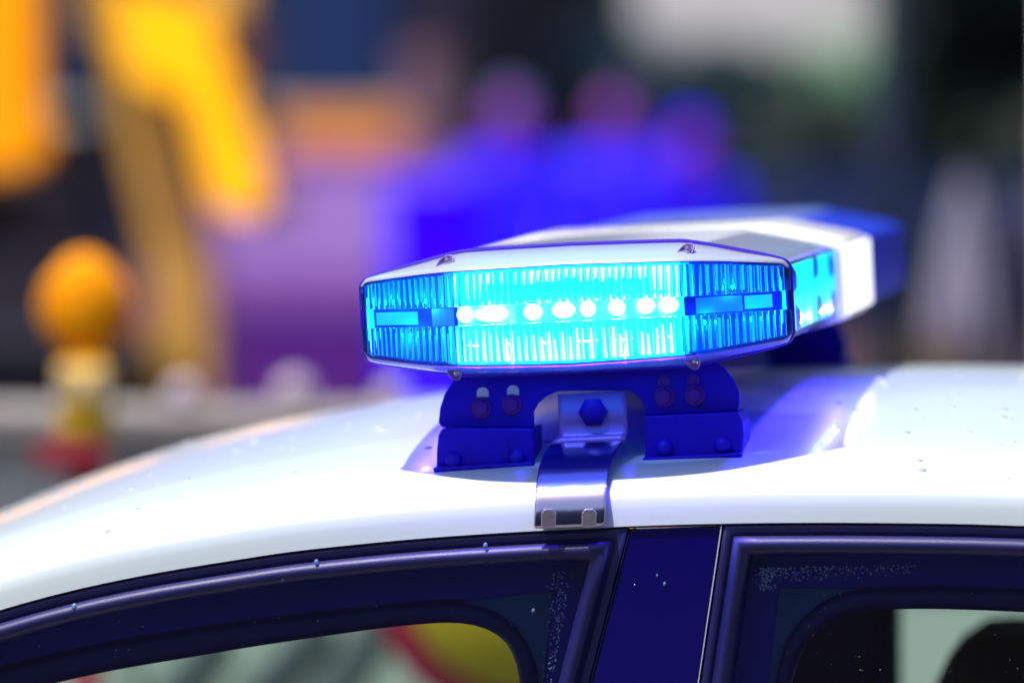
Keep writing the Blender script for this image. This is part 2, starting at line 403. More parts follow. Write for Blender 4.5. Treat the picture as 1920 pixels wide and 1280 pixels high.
# lower body
M['body_blue'] = pm('lower_body', (.75, .76, .78), .3, coat=1)
bm = bmesh.new()
sec = [(-2.1, .42, .78), (-1.9, .3, .86), (-1.0, .22, .92), (0, .2, BELT), (1.2, .22, BELT), (2.1, .3, .9), (2.35, .45, .8)]
rows = []
for x, zb_, zt_ in sec:
    rows.append([(x, .03, zt_), (x, -.03, zt_ - .02), (x, -.07, (zb_ + zt_) / 2), (x, -.02, zb_), (x, CARW + .02, zb_), (x, CARW + .07, (zb_ + zt_) / 2), (x, CARW + .03, zt_ - .02), (x, CARW - .03, zt_)])
V, F = grid(rows); carpart(mesh('lower_body', V, F + [tuple(range(8))[::-1], tuple(range(48, 56))], 'body_blue', None, False))
V, F = grid([[(X0 + .02, .05, zA(X0) + .02), (X0 + .02, CARW - .05, zA(X0) + .02)], [(-1.3, .02, .9), (-1.3, CARW - .02, .9)]]); carpart(mesh('windscreen', V, F, 'car_glass'))
V, F = grid([[(X1 - .02, .05, zA(X1) + .02), (X1 - .02, CARW - .05, zA(X1) + .02)], [(1.9, .02, .9), (1.9, CARW - .02, .9)]]); carpart(mesh('rear_screen', V, F, 'car_glass'))
M['tyre'] = pm('tyre', (.02, .02, .022), .8); M['alloy'] = pm('alloy', (.5, .5, .52), .3, metal=1)
def wheel(x, y, side, r=.31):
    prof = [(r - .09, -.09), (r - .02, -.1), (r, -.07), (r, .07), (r - .02, .1), (r - .09, .09)]
    t = lathe('wheel', prof, 'tyre', None, 28); t.rotation_euler = (R(90), 0, 0); t.location = (x, y, r)
    rm = lathe('rim', [(.02, .07), (.06, .06), (.2, .05), (r - .09, .088), (r - .09, -.08)], 'alloy', t, 20)
    return t
for x in (-1.45, 1.45):
    for y, s in ((.02, 1), (CARW - .02, -1)): carpart(wheel(x, y, s))
# interior: floor, seats, far belt
carpart(box('cabin_floor', (.3, .6, .45), (2.6, 1.1, .04), 'interior', None, 0))
def seat(x, y):
    s = box('seat', (x, y, .62), (.5, .48, .16), 'interior', None, .3); carpart(s)
    b = box('backrest', (x + .30, y, .90), (.14, .46, .58), 'interior', None, .35, Matrix.Rotation(R(14), 3, 'Y')); b.parent = s; b.location = (.30, 0, .28)
    h = box('headrest', (x, y, 0), (.11, .27, .19), 'interior', None, .45, Matrix.Rotation(R(10), 3, 'Y'), 3); h.parent = s; h.location = HR
    return s
hp = at(1838, 1296, .62)
HR = Vector((.36, 0, atz(1212, .62) - .095 - .62))
seat(hp.x - .36, .88); seat(hp.x - .36, .32)
s2 = box('seat', (1.15, .6, .62), (.5, 1.05, .16), 'interior', None, .3); carpart(s2)
b2 = box('backrest', (.3, 0, .25), (.14, 1.05, .5), 'interior', None, .3); b2.parent = s2
HEAD_Z = hp.z

# ================================================================== light bar
BO = at(1080, 581, YR)
TILT = R(-2.85)
bar = empty('light_bar', BO, 'glowing blue light bar with ribbed end lens on the white car roof', 'light bar')
bar.rotation_euler = (0, TILT, 0)
BM_ = Matrix.Translation(BO) @ Matrix.Rotation(TILT, 4, 'Y'); BI = BM_.inverted()
def L(px, py, yl=0.0):            # photo spot -> bar's own frame on the plane y = yl
    o = BI @ CAM; d = BI.to_3x3() @ pdir(px, py); t = (yl - o.y) / d.y
    return o + d * t
HW = .1505
def rim_top(x):
    u = abs(x) / HW; return interp([(0, .0450), (.5, .0438), (.56, .0425), (.8, .0345), (.93, .0295), (.985, .0262), (1, .0225)], u)
def rim_bot(x):
    u = abs(x) / HW; return -interp([(0, .0425), (.5, .0415), (.6, .0395), (.8, .034), (.93, .0300), (.985, .0268), (1, .0225)], u)
def wall_p(x): return .004 + .052 * (1 - (abs(x) / HW) ** 2.7)
def wall_top(x):
    u = abs(x) / HW; return interp([(0, .0335), (.55, .0318), (.9, .0275), (.97, .0260), (1, .0225)], u)
def wall_bot(x):
    u = abs(x) / HW; return -interp([(0, .0360), (.55, .0338), (.9, .0280), (.97, .0262), (1, .0225)], u)
NX = 96
ux = [-HW * math.cos(math.pi * i / NX) for i in range(NX + 1)]
# clear outer wall
rows = [[(x, -wall_p(x), wall_bot(x) + (wall_top(x) - wall_bot(x)) * k / 6) for k in range(7)] for x in ux]
V, F = grid(rows); end_lens = mesh('end_lens', V, F, 'clear', bar, True)
# shoulders, top and bottom
def shoulder(name, wz, rz, mat, sgn):
    rows = []
    for x in ux:
        p = wall_p(x); a = Vector((x, -p, wz(x))); b = Vector((x, -.0005, rz(x)))
        rows.append([a, a.lerp(b, .04) + Vector((0, 0, sgn * .0012)), a.lerp(b, .5) + Vector((0, 0, sgn * .0022)), a.lerp(b, .9) + Vector((0, 0, sgn * .0012)), b])
    V, F = grid(rows); return mesh(name, V, F, mat, bar, True)
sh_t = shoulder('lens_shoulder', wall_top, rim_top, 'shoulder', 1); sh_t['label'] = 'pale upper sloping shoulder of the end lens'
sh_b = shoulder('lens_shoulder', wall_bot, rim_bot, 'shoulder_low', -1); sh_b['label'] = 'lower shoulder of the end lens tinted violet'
# gasket round the rim
rim = [(x, .001, rim_top(x)) for x in ux] + [(x, .001, rim_bot(x)) for x in reversed(ux)]
gask = tube_path('gasket', rim[:], .0025, 'gasket', bar, 8, True)
# ribs: two rows of moulded glass flutes behind the clear wall
def capsule(n=10, m=4):
    prof = [(0.0, -.5)] + [(1 * math.sin(math.pi / 2 * k / m), -.5 + .02 - .02 * math.cos(math.pi / 2 * k / m)) for k in range(1, m + 1)]
    prof += [(r, -z) for r, z in reversed(prof)]
    rows = [[(r * math.cos(2 * math.pi * k / n), r * math.sin(2 * math.pi * k / n), z) for k in range(n)] for r, z in prof]
    V, F = grid(rows, closed_u=True)
    me = bpy.data.meshes.new('lens_rib'); me.from_pydata(V, [], F); me.update()
    me.materials.append(M['rib'])
    for p in me.polygons: p.use_smooth = True
    return me
rib_me = capsule(14, 5)
PITCH_R = .0049
s_ = 0; pos = []
x = -HW + .0035
while x < HW - .003:
    pos.append(x)
    dp = (wall_p(x + .001) - wall_p(x)) / .001
    x += PITCH_R / math.sqrt(1 + dp * dp)
for x in pos:
    dp = (wall_p(x + .0005) - wall_p(x - .0005)) / .001
    ang = math.atan2(-dp, 1)
    for z0, z1 in ((.0070, wall_top(x) - .0022), (wall_bot(x) + .0028, -.0058)):
        o = bpy.data.objects.new('lens_rib', rib_me); COL.objects.link(o); o.parent = end_lens
        o.location = (x + math.sin(ang) * .0032, -wall_p(x) + .0034, (z0 + z1) / 2)
        o.rotation_euler = (0, 0, ang); o.scale = (PITCH_R * .47, .0022, z1 - z0)
face_out(end_lens, (0, .1, 0)); face_out(sh_t, (0, .3, -.3)); face_out(sh_b, (0, .3, .3))
# LED modules behind the ribs
M['led_fade'] = emit_mat('led_fade', (.0, .30, .80), .8)  # for glowing strips that fade the middle light into the corners
def panel(name, xa, xb, z0, z1, back0, back1, mat, par, n=24):   # strip following the wall, set back
    rows = []
    for i in range(n + 1):
        x = xa + (xb - xa) * i / n; p = wall_p(x)
        rows.append([(x, min(.010, -p + back0), z0(x)), (x, min(.006, -p + back1), z1(x))])
    V, F = grid(rows); return mesh(name, V, F, mat, par, True)
xa, xb = L(850, 590, -.05).x, L(1276, 572, -.05).x
board = panel('led_board', -HW + .003, HW - .003, lambda x: -.0075, lambda x: .0075, .020, .020, 'board', bar, 40)
def module(name, a, b, mat, lab):
    m = panel(name, a, b, lambda x: .0072, lambda x: wall_top(x) - .001, .0195, .0075, mat, bar)
    m2 = panel('lower_reflector', a, b, lambda x: -.0072, lambda x: wall_bot(x) + .001, .0195, .0075, mat, m)
    m['label'] = lab; return m
mod_c = module('reflector', xa, xb, 'led_soft', 'lit middle reflector glowing cyan')
mod_l = module('reflector', -HW + .003, xa - .001, 'reflector_off', 'unlit blue reflector at the front corner')
mod_r = module('reflector', xb + .001, HW - .003, 'reflector_off', 'unlit blue reflector at the rear corner')
panel('reflector_edge', xa - .007, xa - .0006, lambda x: .0072, lambda x: wall_top(x) - .001, .0185, .0070, 'led_fade', mod_l, 6)
panel('reflector_edge', xa - .007, xa - .0006, lambda x: -.0072, lambda x: wall_bot(x) + .001, .0185, .0070, 'led_fade', mod_l, 6)
panel('reflector_edge', xb + .0006, xb + .006, lambda x: .0072, lambda x: wall_top(x) - .001, .0185, .0070, 'led_fade', mod_r, 6)
panel('reflector_edge', xb + .0006, xb + .006, lambda x: -.0072, lambda x: wall_bot(x) + .001, .0185, .0070, 'led_fade', mod_r, 6)
M['led_halo'] = emit_mat('led_halo', (.22, .95, 1), 2.2)  # discs added for the bloom round each diode
led_px = [(872, 590, 26), (925, 588, 62), (999, 585, 30), (1056, 581, 36), (1102, 579, 25), (1156, 576, 27), (1210, 573, 30), (1252, 572, 34)]
led_me = None
for px, py, wd in led_px:
    p = L(px, py, -.035); p = L(px, py, -wall_p(p.x) + .017)
    o = lathe('led', [(.0002, .0022), (.6, .0020), (.9, .0012), (1, 0), (.6, -.001), (.0002, -.001)], 'led', bar, 20); o.rotation_euler = (R(90), 0, 0); o.location = p; o.scale = (wd / 6200, .0048, 1)
    h_ = lathe('led_halo', [(.0002, 0), (1, 0), (1, -.0004), (.0002, -.0004)], 'led_halo', o, 20); h_.location = (0, 0, -.0014); h_.scale = (1.45, 1.25, 1)
# glowing streaks: painted diode reflections in the ribs over and under the diodes
M['fin'] = emit_mat('fin_glow', (.30, .95, 1), 5.5)
M['fin_dim'] = emit_mat('fin_dim', (.0, .10, .75), 1.2)
def streaks(name, mat, n, wlo, whi, prob, yoff, seed):
    rnd = random.Random(seed); bm = bmesh.new()
    for i in range(n):
        x = xa + .003 + (xb - xa - .006) * (i + .5) / n + rnd.uniform(-.0006, .0006)
        p = wall_p(x); ed = abs((x - (xa + xb) / 2) / ((xb - xa) / 2))
        for top in (1, 0):
            if rnd.random() > prob: continue
            zt = (wall_top(x) - .004) if top else (wall_bot(x) + .004)
            ln = rnd.uniform(.004, .011) if top else rnd.uniform(.008, .021)
            if ed > .86: ln = rnd.uniform(.014, .022)
            zc = zt - ln / 2 if top else zt + ln / 2
            if top and rnd.random() < .4: zc = .0095 + ln * .3; ln *= .6
            bm_box(bm, (x, -p + yoff, zc), (rnd.uniform(wlo, whi), .0012, ln))
    o = from_bm(name, bm, mat, bar); o['kind'] = 'stuff'; return o
def flute_lights(name, mat, keep, seed, wl, wh):
    rnd = random.Random(seed); bm = bmesh.new(); mid = (xa + xb) / 2; half = (xb - xa) / 2
    for x in pos:
        if not xa + .001 < x < xb - .001: continue
        e = abs(x - mid) / half; p = wall_p(x)
        for top in (1, 0):
            if rnd.random() > keep: continue
            zt = (wall_top(x) - .0035) if top else (wall_bot(x) + .0035); full = abs(zt) - .0072
            if top: ln = full * (rnd.uniform(.24, .42) if e < .72 else rnd.uniform(.5, .95))
            else: ln = full * (rnd.uniform(.55, .9) if e < .72 else rnd.uniform(.6, .95))
            z1 = zt - ln if top else zt + ln
            xx = x + rnd.uniform(-.0007, .0007); wv = rnd.uniform(wl, wh)
            v = [bm.verts.new(c_) for c_ in ((xx - wv / 2, -p + .0086, zt), (xx + wv / 2, -p + .0086, zt), (xx + wv * .22, -p + .0096, z1), (xx - wv * .22, -p + .0096, z1))]
            bm.faces.new(v)
            if top and rnd.random() < .7:
                l2 = full * rnd.uniform(.08, .22); z0 = .0078
                v = [bm.verts.new(c_) for c_ in ((xx - wv / 2, -p + .0096, z0), (xx + wv / 2, -p + .0096, z0), (xx + wv * .1, -p + .0096, z0 + l2), (xx - wv * .1, -p + .0096, z0 + l2))]
                bm.faces.new(v)
    o = from_bm(name, bm, mat, bar); o['kind'] = 'stuff'; return o
flute_lights('light_guide', 'fin', .92, 3, .0014, .0026)
def side_streaks(a, b, n, seed):  # cyan highlights of the unlit ribs, put in as glowing slivers
    rnd = random.Random(seed); bm = bmesh.new()
    for i in range(n):
        x = a + (b - a) * (i + .5) / n; p = wall_p(x)
        for top in (1, 0):
            zt = (wall_top(x) - .003) if top else (wall_bot(x) + .003); ln = abs(zt) - .0075
            ln *= rnd.uniform(.75, 1); zc = zt - ln / 2 if top else zt + ln / 2
            bm_box(bm, (x, -p + .0085, zc), (rnd.uniform(.0006, .0012), .0008, ln))
    o = from_bm('light_guide', bm, 'fin_cyan', bar); o['kind'] = 'stuff'
M['fin_cyan'] = emit_mat('fin_cyan', (.0, .42, .9), .75)
side_streaks(-HW + .006, xa - .006, 13, 1); side_streaks(xb + .012, HW - .006, 15, 2)
# added point lights: diode light past the ribs, and fill for the unlit corners
def glow(x, z, back, col, watt, rad=.0015, name='diode_light'):
    ld = bpy.data.lights.new(name, 'POINT'); ld.energy = watt; ld.color = col; ld.shadow_soft_size = rad
    o = bpy.data.objects.new(name, ld); COL.objects.link(o); o.parent = bar; o.location = (x, -wall_p(x) + back, z); return o
for k in range(6): glow(xa + (xb - xa) * (k + .5) / 6, -.020, .0006, (.11, .015, 1), .8, .0005)
for sgn in (1, -1):
    for k in range(5):
        o = glow(0, -.018, 0, (.10, .03, 1), .5, .0005); o.location = (sgn * .1496, .03 + .085 * k, -.019)
for k in range(3):
    glow(-HW + .022 + .014 * k, .012 * (-1) ** k, .0115, (0, .42, 1), .03)
    glow(xb + .016 + .016 * k, .012 * (-1) ** (k + 1), .0115, (0, .30, 1), .022)
bh = [(x * .985, .012, rim_top(x) * .97) for x in ux] + [(x * .985, .012, rim_bot(x) * .97) for x in reversed(ux)]
mesh('bulkhead', bh, [tuple(range(len(bh)))], 'reflector_off', bar)
panel('lit_board', xa, xb, lambda x: -.0076, lambda x: .0076, .0192, .0192, 'led_soft', board)  # glare between the diodes, put in as a glowing panel
# corner modules: light on the unlit optics, put in as glowing strips
xq, xr = L(697, 598, -.02).x, L(780, 598, -.03).x
panel('corner_optic', xq, xr, lambda x: -.0045, lambda x: .0045, .014, .013, 'fin_cyan', bar)
xq, xr = L(1392, 560, -.03).x, L(1446, 560, -.01).x
panel('corner_optic', xq, xr, lambda x: -.0042, lambda x: .0050, .013, .012, 'fin_cyan', bar)
M['corner_blue'] = emit_mat('corner_blue', (.0, .07, .8), .55)
panel('corner_optic', L(806, 598, -.035).x, L(848, 596, -.04).x, lambda x: -.0060, lambda x: .0060, .0155, .0155, 'corner_blue', bar)
panel('corner_optic', L(1300, 568, -.045).x, L(1386, 562, -.035).x, lambda x: -.0055, lambda x: .0055, .0155, .0150, 'corner_blue', bar)
# body of the bar behind the rim: the rim outline carried along the length
Lb = 1.12
def bar_sec(y, side, k=0):
    return None
def strip(name, y0, y1, xs_, fz, mat, inset=0.0, taper=None, n=8):
    rows = []
    for i in range(n + 1):
        y = y0 + (y1 - y0) * i / n
        rows.append([(x, y, fz(x) + inset) for x in xs_])
    V, F = grid(rows); return mesh(name, V, F, mat, bar, True)
SHX = .088
topx = [-SHX + 2 * SHX * i / 16 for i in range(17)]
M['top_blue'] = pm('top_blue', (.08, .13, .50), .3, spec=.4)
strip('far_top_cover', .698, Lb, topx, rim_top, 'top_blue')
tc_ = strip('top_cover', .003, .429, topx, rim_top, 'top_cover')
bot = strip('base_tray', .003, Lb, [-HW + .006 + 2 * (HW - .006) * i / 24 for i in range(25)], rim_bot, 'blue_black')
def side_profile(sgn):            # from the top shoulder round to the bottom
    xs_ = [SHX + (HW - SHX) * (1 - math.cos(math.pi / 2 * k / 12)) if False else SHX + (HW - SHX) * math.sin(math.pi / 2 * k / 12) for k in range(13)]
    top = [(x, rim_top(x)) for x in xs_]; botp = [(x, rim_bot(x)) for x in reversed(xs_)]
    return [(sgn * x, z) for x, z in top + botp]
def side(name, y0, y1, sgn, mat, grow=0, part=None):
    pr = side_profile(sgn); rows = []
    if part == 'top': pr = pr[:11]
    if part == 'wall': pr = pr[10:]
    for y in (y0, y0 + .002, y0 + (y1 - y0) * .5, y1 - .002, y1):
        g = grow if y0 < y < y1 else 0
        rows.append([(x + sgn * g * (1 if abs(x) > .1 else .3), y, z + (g if z > 0 else -g * .5)) for x, z in pr])
    V, F = grid(rows); return mesh(name, V, F, mat, bar, True)
for sgn, nm in ((1, 'rear'), (-1, 'front')):
    side('lens_shoulder', .003, .428, sgn, 'shoulder_side', 0, 'top')['label'] = f'pale top edge of the near lens on the {nm} side'
    side('side_lens', .003, .428, sgn, 'side_lens', 0, 'wall')['label'] = f'lit near lens on the {nm} side of the bar'
    side('side_lens', .70, Lb, sgn, 'far_lens')['label'] = f'unlit dark blue far lens on the {nm} side'
for o in bar.children:
    if o.name.startswith(('side_lens', 'lens_shoulder')) and o not in (sh_t, sh_b): face_out(o, (0, .3, 0))
# white centre block wraps over the top
rows = []
prf = side_profile(1)
full = [(-x, z) for x, z in reversed(side_profile(1)[:13])] + [(x, z) for x, z in side_profile(1)[:13]]
full = full + [(x, z) for x, z in prf[13:]] + [(-x, z) for x, z in reversed(prf[13:])]
for y, g in ((.430, -.002), (.432, .0015), (.5, .003), (.63, .003), (.694, .0015), (.697, -.002)):
    rows.append([(x * (1 + g / .15), y, z + (g if z > 0 else -g)) for x, z in full])
V, F = grid(rows, closed_u=True); wb = mesh('centre_block', V, F + [tuple(range(len(full)))], 'white_block', bar, True)
M['alley_glow'] = emit_mat('alley_glow', (1, .97, .92), .75)
al = box('alley_lamp', (.1533, .563, 0), (.0016, .25, .052), 'alley_glow', bar, .2); al['label'] = 'white lit side lamp panel between the two blue lenses'
# far end cap
rows = [[(x * s, Lb + d, z * s) for x, z in full] for s, d in ((1, 0), (.96, .02), (.85, .04), (.5, .05))]
V, F = grid(rows, closed_u=True); mesh('far_end_lens', V, F + [tuple(range(3 * len(full), 4 * len(full)))], 'far_lens', bar, True)
# side modules: glowing optic behind the near side lenses, dark posts in front of it
for sgn in (1, -1):
    o = box('side_optic', (sgn * .1455, .215, -.0005), (.002, .42, .046), 'led_soft', bar, .1)
    for y, z in ((.07, .012), (.25, .016), (.09, -.016), (.27, -.014), (.38, .013), (.39, -.015)):
        cyl('post', (sgn * .1460, y, z), (sgn * .1490, y, z), .011, .006, 'reflector_off', bar, 12)
box('inner_chassis', (0, .22, -.002), (.20, .40, .06), 'board', bar, .05)
# screws on the shoulders
M['recess'] = pm('recess_lilac', (.16, .09, .50), .3)
def screw(px, py, t, top, tilt):
    x = L(px, py, -.02).x
    p = wall_p(x); wz, rz = (wall_top(x), rim_top(x)) if top else (wall_bot(x), rim_bot(x))
    a = Vector((x, -p, wz)); b = Vector((x, 0, rz)); c0 = a.lerp(b, t); sg = 1 if top else -1
    nrm = Vector((0, -(rz - wz) * sg, p)).normalized() if top else Vector((0, -abs(rz - wz), -p)).normalized()
    q = nrm.to_track_quat('Z', 'Y').to_matrix().to_4x4()
    nd = (nrm + Vector((0, -1.1, 0))).normalized(); q2 = nd.to_track_quat('Z', 'Y').to_matrix().to_4x4()
    rec = lathe('screw_recess', [(0, .0004), (.0035, .0004), (.0062, .0016), (.0072, .0026), (.0078, .0024), (.0080, .0012)], 'recess', bar, 20)
    rec.matrix_local = Matrix.Translation(c0 + nrm * .0008) @ q2 @ Matrix.Rotation(R(tilt), 4, 'Z') @ Matrix.Diagonal((.62, 1.05, 1, 1))
    s = lathe('screw', [(0, .0046), (.0016, .0044), (.003, .0034), (.0038, .0018), (.0038, 0)], 'steel', bar, 16)
    s.matrix_local = Matrix.Translation(c0 + nrm * .0024 + Vector((0.0016, .001, .0006))) @ q2 @ Matrix.Diagonal((.72, .72, .72, 1))
    sl_ = box('slot', (0, 0, .0044), (.0034, .0007, .0008), 'gasket', s, 0)
screw(838, 494, .36, True, -38); screw(1288, 470, .36, True, -38)
screw(856, 690, .32, False, 10); screw(1302, 663, .30, False, 10)

# added blue spot for the glare behind the bar; its far end is unlit
sp_d = bpy.data.lights.new('beam', 'SPOT'); sp_d.energy = 4600; sp_d.color = (.13, .0, 1); sp_d.spot_size = R(11.5); sp_d.spot_blend = 1; sp_d.shadow_soft_size = .02
sp_o = bpy.data.objects.new('beam', sp_d); COL.objects.link(sp_o); sp_o.location = BM_ @ Vector((0, Lb + .07, .01))
sp_o.rotation_euler = (sp_o.location - at(960, 360, 15)).to_track_quat('Z', 'Y').to_euler()
# mounting: bracket plate with an arch, two feet, bolts
PY = .012                         # plate's front face in the bar's frame
def LP(pts, yl): return [L(x, y, yl) for x, y in pts]
plate = [(862, 700), (848, 716), (834, 738), (825, 764), (822, 792), (828, 801), (1000, 801), (1000, 772), (1008, 757), (1022, 744), (1046, 733), (1172, 731), (1190, 738), (1204, 752), (1209, 770), (1209, 778), (1384, 770), (1388, 755), (1386, 735), (1376, 712), (1358, 690), (1330, 672), (1100, 672)]
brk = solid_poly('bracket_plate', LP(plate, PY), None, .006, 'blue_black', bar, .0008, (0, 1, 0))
mesh_hole = None
for px, py in ((905, 736), (962, 733)):   # see-through slots above the bolts (pale roof shows through)
    pass
M['slot_pale'] = pm('slot_insert', (.62, .55, .80), .4)
def slot(px, py, mat, h=18, w_=22):
    q = [(px - w_ / 2, py + h / 2), (px - w_ / 2, py - h * .1), (px - w_ * .3, py - h * .42), (px, py - h / 2), (px + w_ * .3, py - h * .42), (px + w_ / 2, py - h * .1), (px + w_ / 2, py + h / 2)]
    return solid_poly('slot', LP(q, PY - .0006), None, .0008, mat, brk, 0, (0, 1, 0))
slot(905, 735, 'slot_pale'); slot(962, 731, 'slot_pale'); slot(1244, 714, 'bolt'); slot(1300, 711, 'bolt')
def bolt(px, py, r=.0075):
    p = L(px, py, PY); bm = bmesh.new()
    bmesh.ops.create_cone(bm, cap_ends=True, segments=24, radius1=r, radius2=r * .95, depth=.0016, matrix=Matrix.Translation((0, -.0008, 0)) @ Matrix.Rotation(R(90), 4, 'X'))
    o = from_bm('bolt', bm, 'bolt', bar); o.location = p
    bm = bmesh.new(); bmesh.ops.create_cone(bm, cap_ends=True, segments=6, radius1=r * .72, radius2=r * .66, depth=.005, matrix=Matrix.Translation((0, -.004, 0)) @ Matrix.Rotation(R(90), 4, 'X'))
    from_bm('bolt_head', bm, 'bolt', o)
    return o
for px, py in ((903, 764), (960, 758), (1246, 743), (1303, 741)): bolt(px, py)
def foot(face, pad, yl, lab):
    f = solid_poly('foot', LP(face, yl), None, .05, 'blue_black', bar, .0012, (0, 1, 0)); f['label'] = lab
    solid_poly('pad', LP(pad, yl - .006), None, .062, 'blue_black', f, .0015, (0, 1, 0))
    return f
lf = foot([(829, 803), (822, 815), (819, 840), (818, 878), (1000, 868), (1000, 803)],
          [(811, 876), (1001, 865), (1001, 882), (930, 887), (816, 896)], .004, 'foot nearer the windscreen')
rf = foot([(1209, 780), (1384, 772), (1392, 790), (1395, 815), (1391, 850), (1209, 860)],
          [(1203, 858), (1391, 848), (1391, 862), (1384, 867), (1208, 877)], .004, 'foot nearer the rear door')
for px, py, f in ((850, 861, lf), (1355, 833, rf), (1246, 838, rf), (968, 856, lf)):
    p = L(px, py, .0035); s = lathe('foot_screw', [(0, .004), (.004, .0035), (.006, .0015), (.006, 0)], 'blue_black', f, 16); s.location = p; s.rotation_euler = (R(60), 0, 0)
# far feet, same build at the other end
def far_copy(o, par):
    c_ = o.copy(); COL.objects.link(c_); c_.parent = par; c_.location = o.location + (Vector((0, .93, -.004)) if par == bar else Vector((0, 0, 0)))
    for ch in o.children: far_copy(ch, c_)
    return c_
for o in (brk, lf, rf):
    k = far_copy(o, bar)
    if 'label' in k: k['label'] = 'far ' + k['label']
# chrome strap from the bracket over the roof edge to the door gutter
M['violet_steel'] = pm('violet_steel', (.20, .12, .62), .38, metal=.35, bump=.1, bscale=120)  # violet lamp light on plain steel is put into the colour
srow = [(1046, 1172, 736, .066), (1048, 1176, 790, .066), (1050, 1178, 812, .065), (1044, 1175, 819, .062), (1035, 1172, 828, .056), (1024, 1163, 838, .049), (1014, 1153, 856, .037),
        (1010, 1146, 872, .027), (1007, 1142, 888, .016), (1005, 1139, 903, .007), (1004, 1138, 918, .0005), (1003, 1137, 935, -.0035), (1002, 1136, 952, -.0052), (1001, 1135, 970, -.0062), (1000, 1134, 989, -.0070)]
bi = bar.matrix_world
def wl(p): return BI @ p
rows = []
for a, b, y, Y in srow:
    n = 12
    pl, pr = at(a, y + 3, Y), at(b, y - 3, Y)
    rows.append([wl(pl.lerp(pr, k / n)) for k in range(n + 1)])
V, F = grid(rows[:5])
plt = mesh('strap_plate', V, F, 'violet_steel', bar, True)
md = plt.modifiers.new('thick', 'SOLIDIFY'); md.thickness = .0016; md.offset = 0
V, F = grid(rows[4:])
strap = mesh('strap', V, F, 'chrome', bar, True)
md = strap.modifiers.new('thick', 'SOLIDIFY'); md.thickness = .0016; md.offset = 0
sb_ = strap.modifiers.new('smooth', 'SUBSURF'); sb_.levels = 2; sb_.render_levels = 2
for a in (1028, 1104):
    q = [(a - 14, 989), (a - 14, 962), (a - 8, 954), (a + 8, 953), (a + 14, 960), (a + 14, 988)]
    solid_poly('strap_tab', [wl(at(x, y, -.0092)) for x, y in q], None, .003, 'chrome', strap, .0008, (0, 1, 0))
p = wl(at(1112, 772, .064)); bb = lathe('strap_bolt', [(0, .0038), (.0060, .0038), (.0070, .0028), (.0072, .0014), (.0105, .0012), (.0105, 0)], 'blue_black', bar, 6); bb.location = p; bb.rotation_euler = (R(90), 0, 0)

# ================================================================== water drops
def drops(name, items, mat, par):
    V, F = [], []
    for p, nrm, r, h, st in items:
        q = nrm.to_track_quat('Z', 'Y').to_matrix(); n = 8; b = len(V)
        for rr, hh in ((1, 0), (.75, .6), (.35, .95)):
            for k in range(n):
                a = 2 * math.pi * k / n
                V.append(p + q @ Vector((r * rr * math.cos(a), r * rr * st * math.sin(a), h * hh)))
        V.append(p + q @ Vector((0, 0, h)))
        for i in range(2):
            for k in range(n): F.append((b + i * n + k, b + i * n + (k + 1) % n, b + (i + 1) * n + (k + 1) % n, b + (i + 1) * n + k))
        for k in range(n): F.append((b + 2 * n + k, b + 2 * n + (k + 1) % n, b + 3 * n))
    o = mesh(name, V, F, mat, None, True); under(o, par); o['kind'] = 'stuff'; return o
M['drop'] = pm('water_drop', (.75, .8, .85), .04, spec=1.0); M['drop'].node_tree.nodes['Principled BSDF'].inputs['Transmission Weight'].default_value = .55
M['drop_pane'] = pm('pane_drop', (.22, .36, .75), .10, spec=1.0); M['drop_pane'].node_tree.nodes['Principled BSDF'].inputs['Transmission Weight'].default_value = .6
it = []
for _ in range(210):
    x, y = random.uniform(-.55, .55), random.uniform(.02, .62) ** 1.0
    if -.17 < x < .17 and y < .12: continue
    e = .004; n_ = Vector((-(zroof(x + e, y) - zroof(x - e, y)) / (2 * e), -(zroof(x, y + e) - zroof(x, y - e)) / (2 * e), 1)).normalized()
    r = random.choice((.0012, .0015, .002, .0026, .0034))
    it.append((Vector((x, y, zroof(x, y) - .0002)), n_, r, r * .5, random.uniform(.8, 1.3)))
drops('roof_droplet', it, 'drop', roof)
it = []; up = Vector((0, -1, 0))
for _ in range(330):
    t = random.random(); px = 1050 - 8 * t + random.gauss(0, 11) ; py = 1072 + t * 260
    if px > 1078 - (py - 1060) * .2: continue
    r = random.uniform(.0002, .0006); it.append((at(px, py, .0117), up, r, r * .7, random.uniform(.8, 1.8)))
drops('pane_droplet', it, 'drop_pane', doors['front'])
it = []
for _ in range(420):
    t = random.random() ** 1.5
    if random.random() < .3: px = 1436 + random.gauss(0, 9); py = 1062 + random.random() * 45
    else: px = 1428 + t * 290; py = 1064 - 6 * t + abs(random.gauss(0, 13)) * (1 - .4 * t)
    r = random.uniform(.0002, .0006); it.append((at(px, py, .0117), up, r, r * .7, random.uniform(.8, 1.8)))
drops('pane_droplet', it, 'drop_pane', doors['rear'])
it = []
for px, py, r in ((139, 1137, .0020), (593, 1053, .0016), (910, 1022, .0016), (530, 1086, .0010), (1232, 1078, .0008), (1246, 1094, .0011), (1190, 1096, .0006), (1000, 1144, .0012)):
    it.append((at(px, py, -.0035 if px < 950 else .0015), (Vector((0, -1, .35))).normalized(), r, r * .6, 1.4))
drops('seal_droplet', it, 'drop_pane', doors['front'])
it = []
for _ in range(70):
    px, py = random.choice(((random.uniform(60, 1000), random.uniform(1130, 1280)), (random.uniform(1430, 1920), random.uniform(1110, 1280))))
    if py < 1150 and px < 700: continue
    r = random.uniform(.00015, .0004); it.append((at(px, py, .0117), up, r, r * .3, 1))
M['dust'] = pm('dust', (.5, .5, .6), .8)
drops('dust_speck', it, 'dust', doors['rear'])

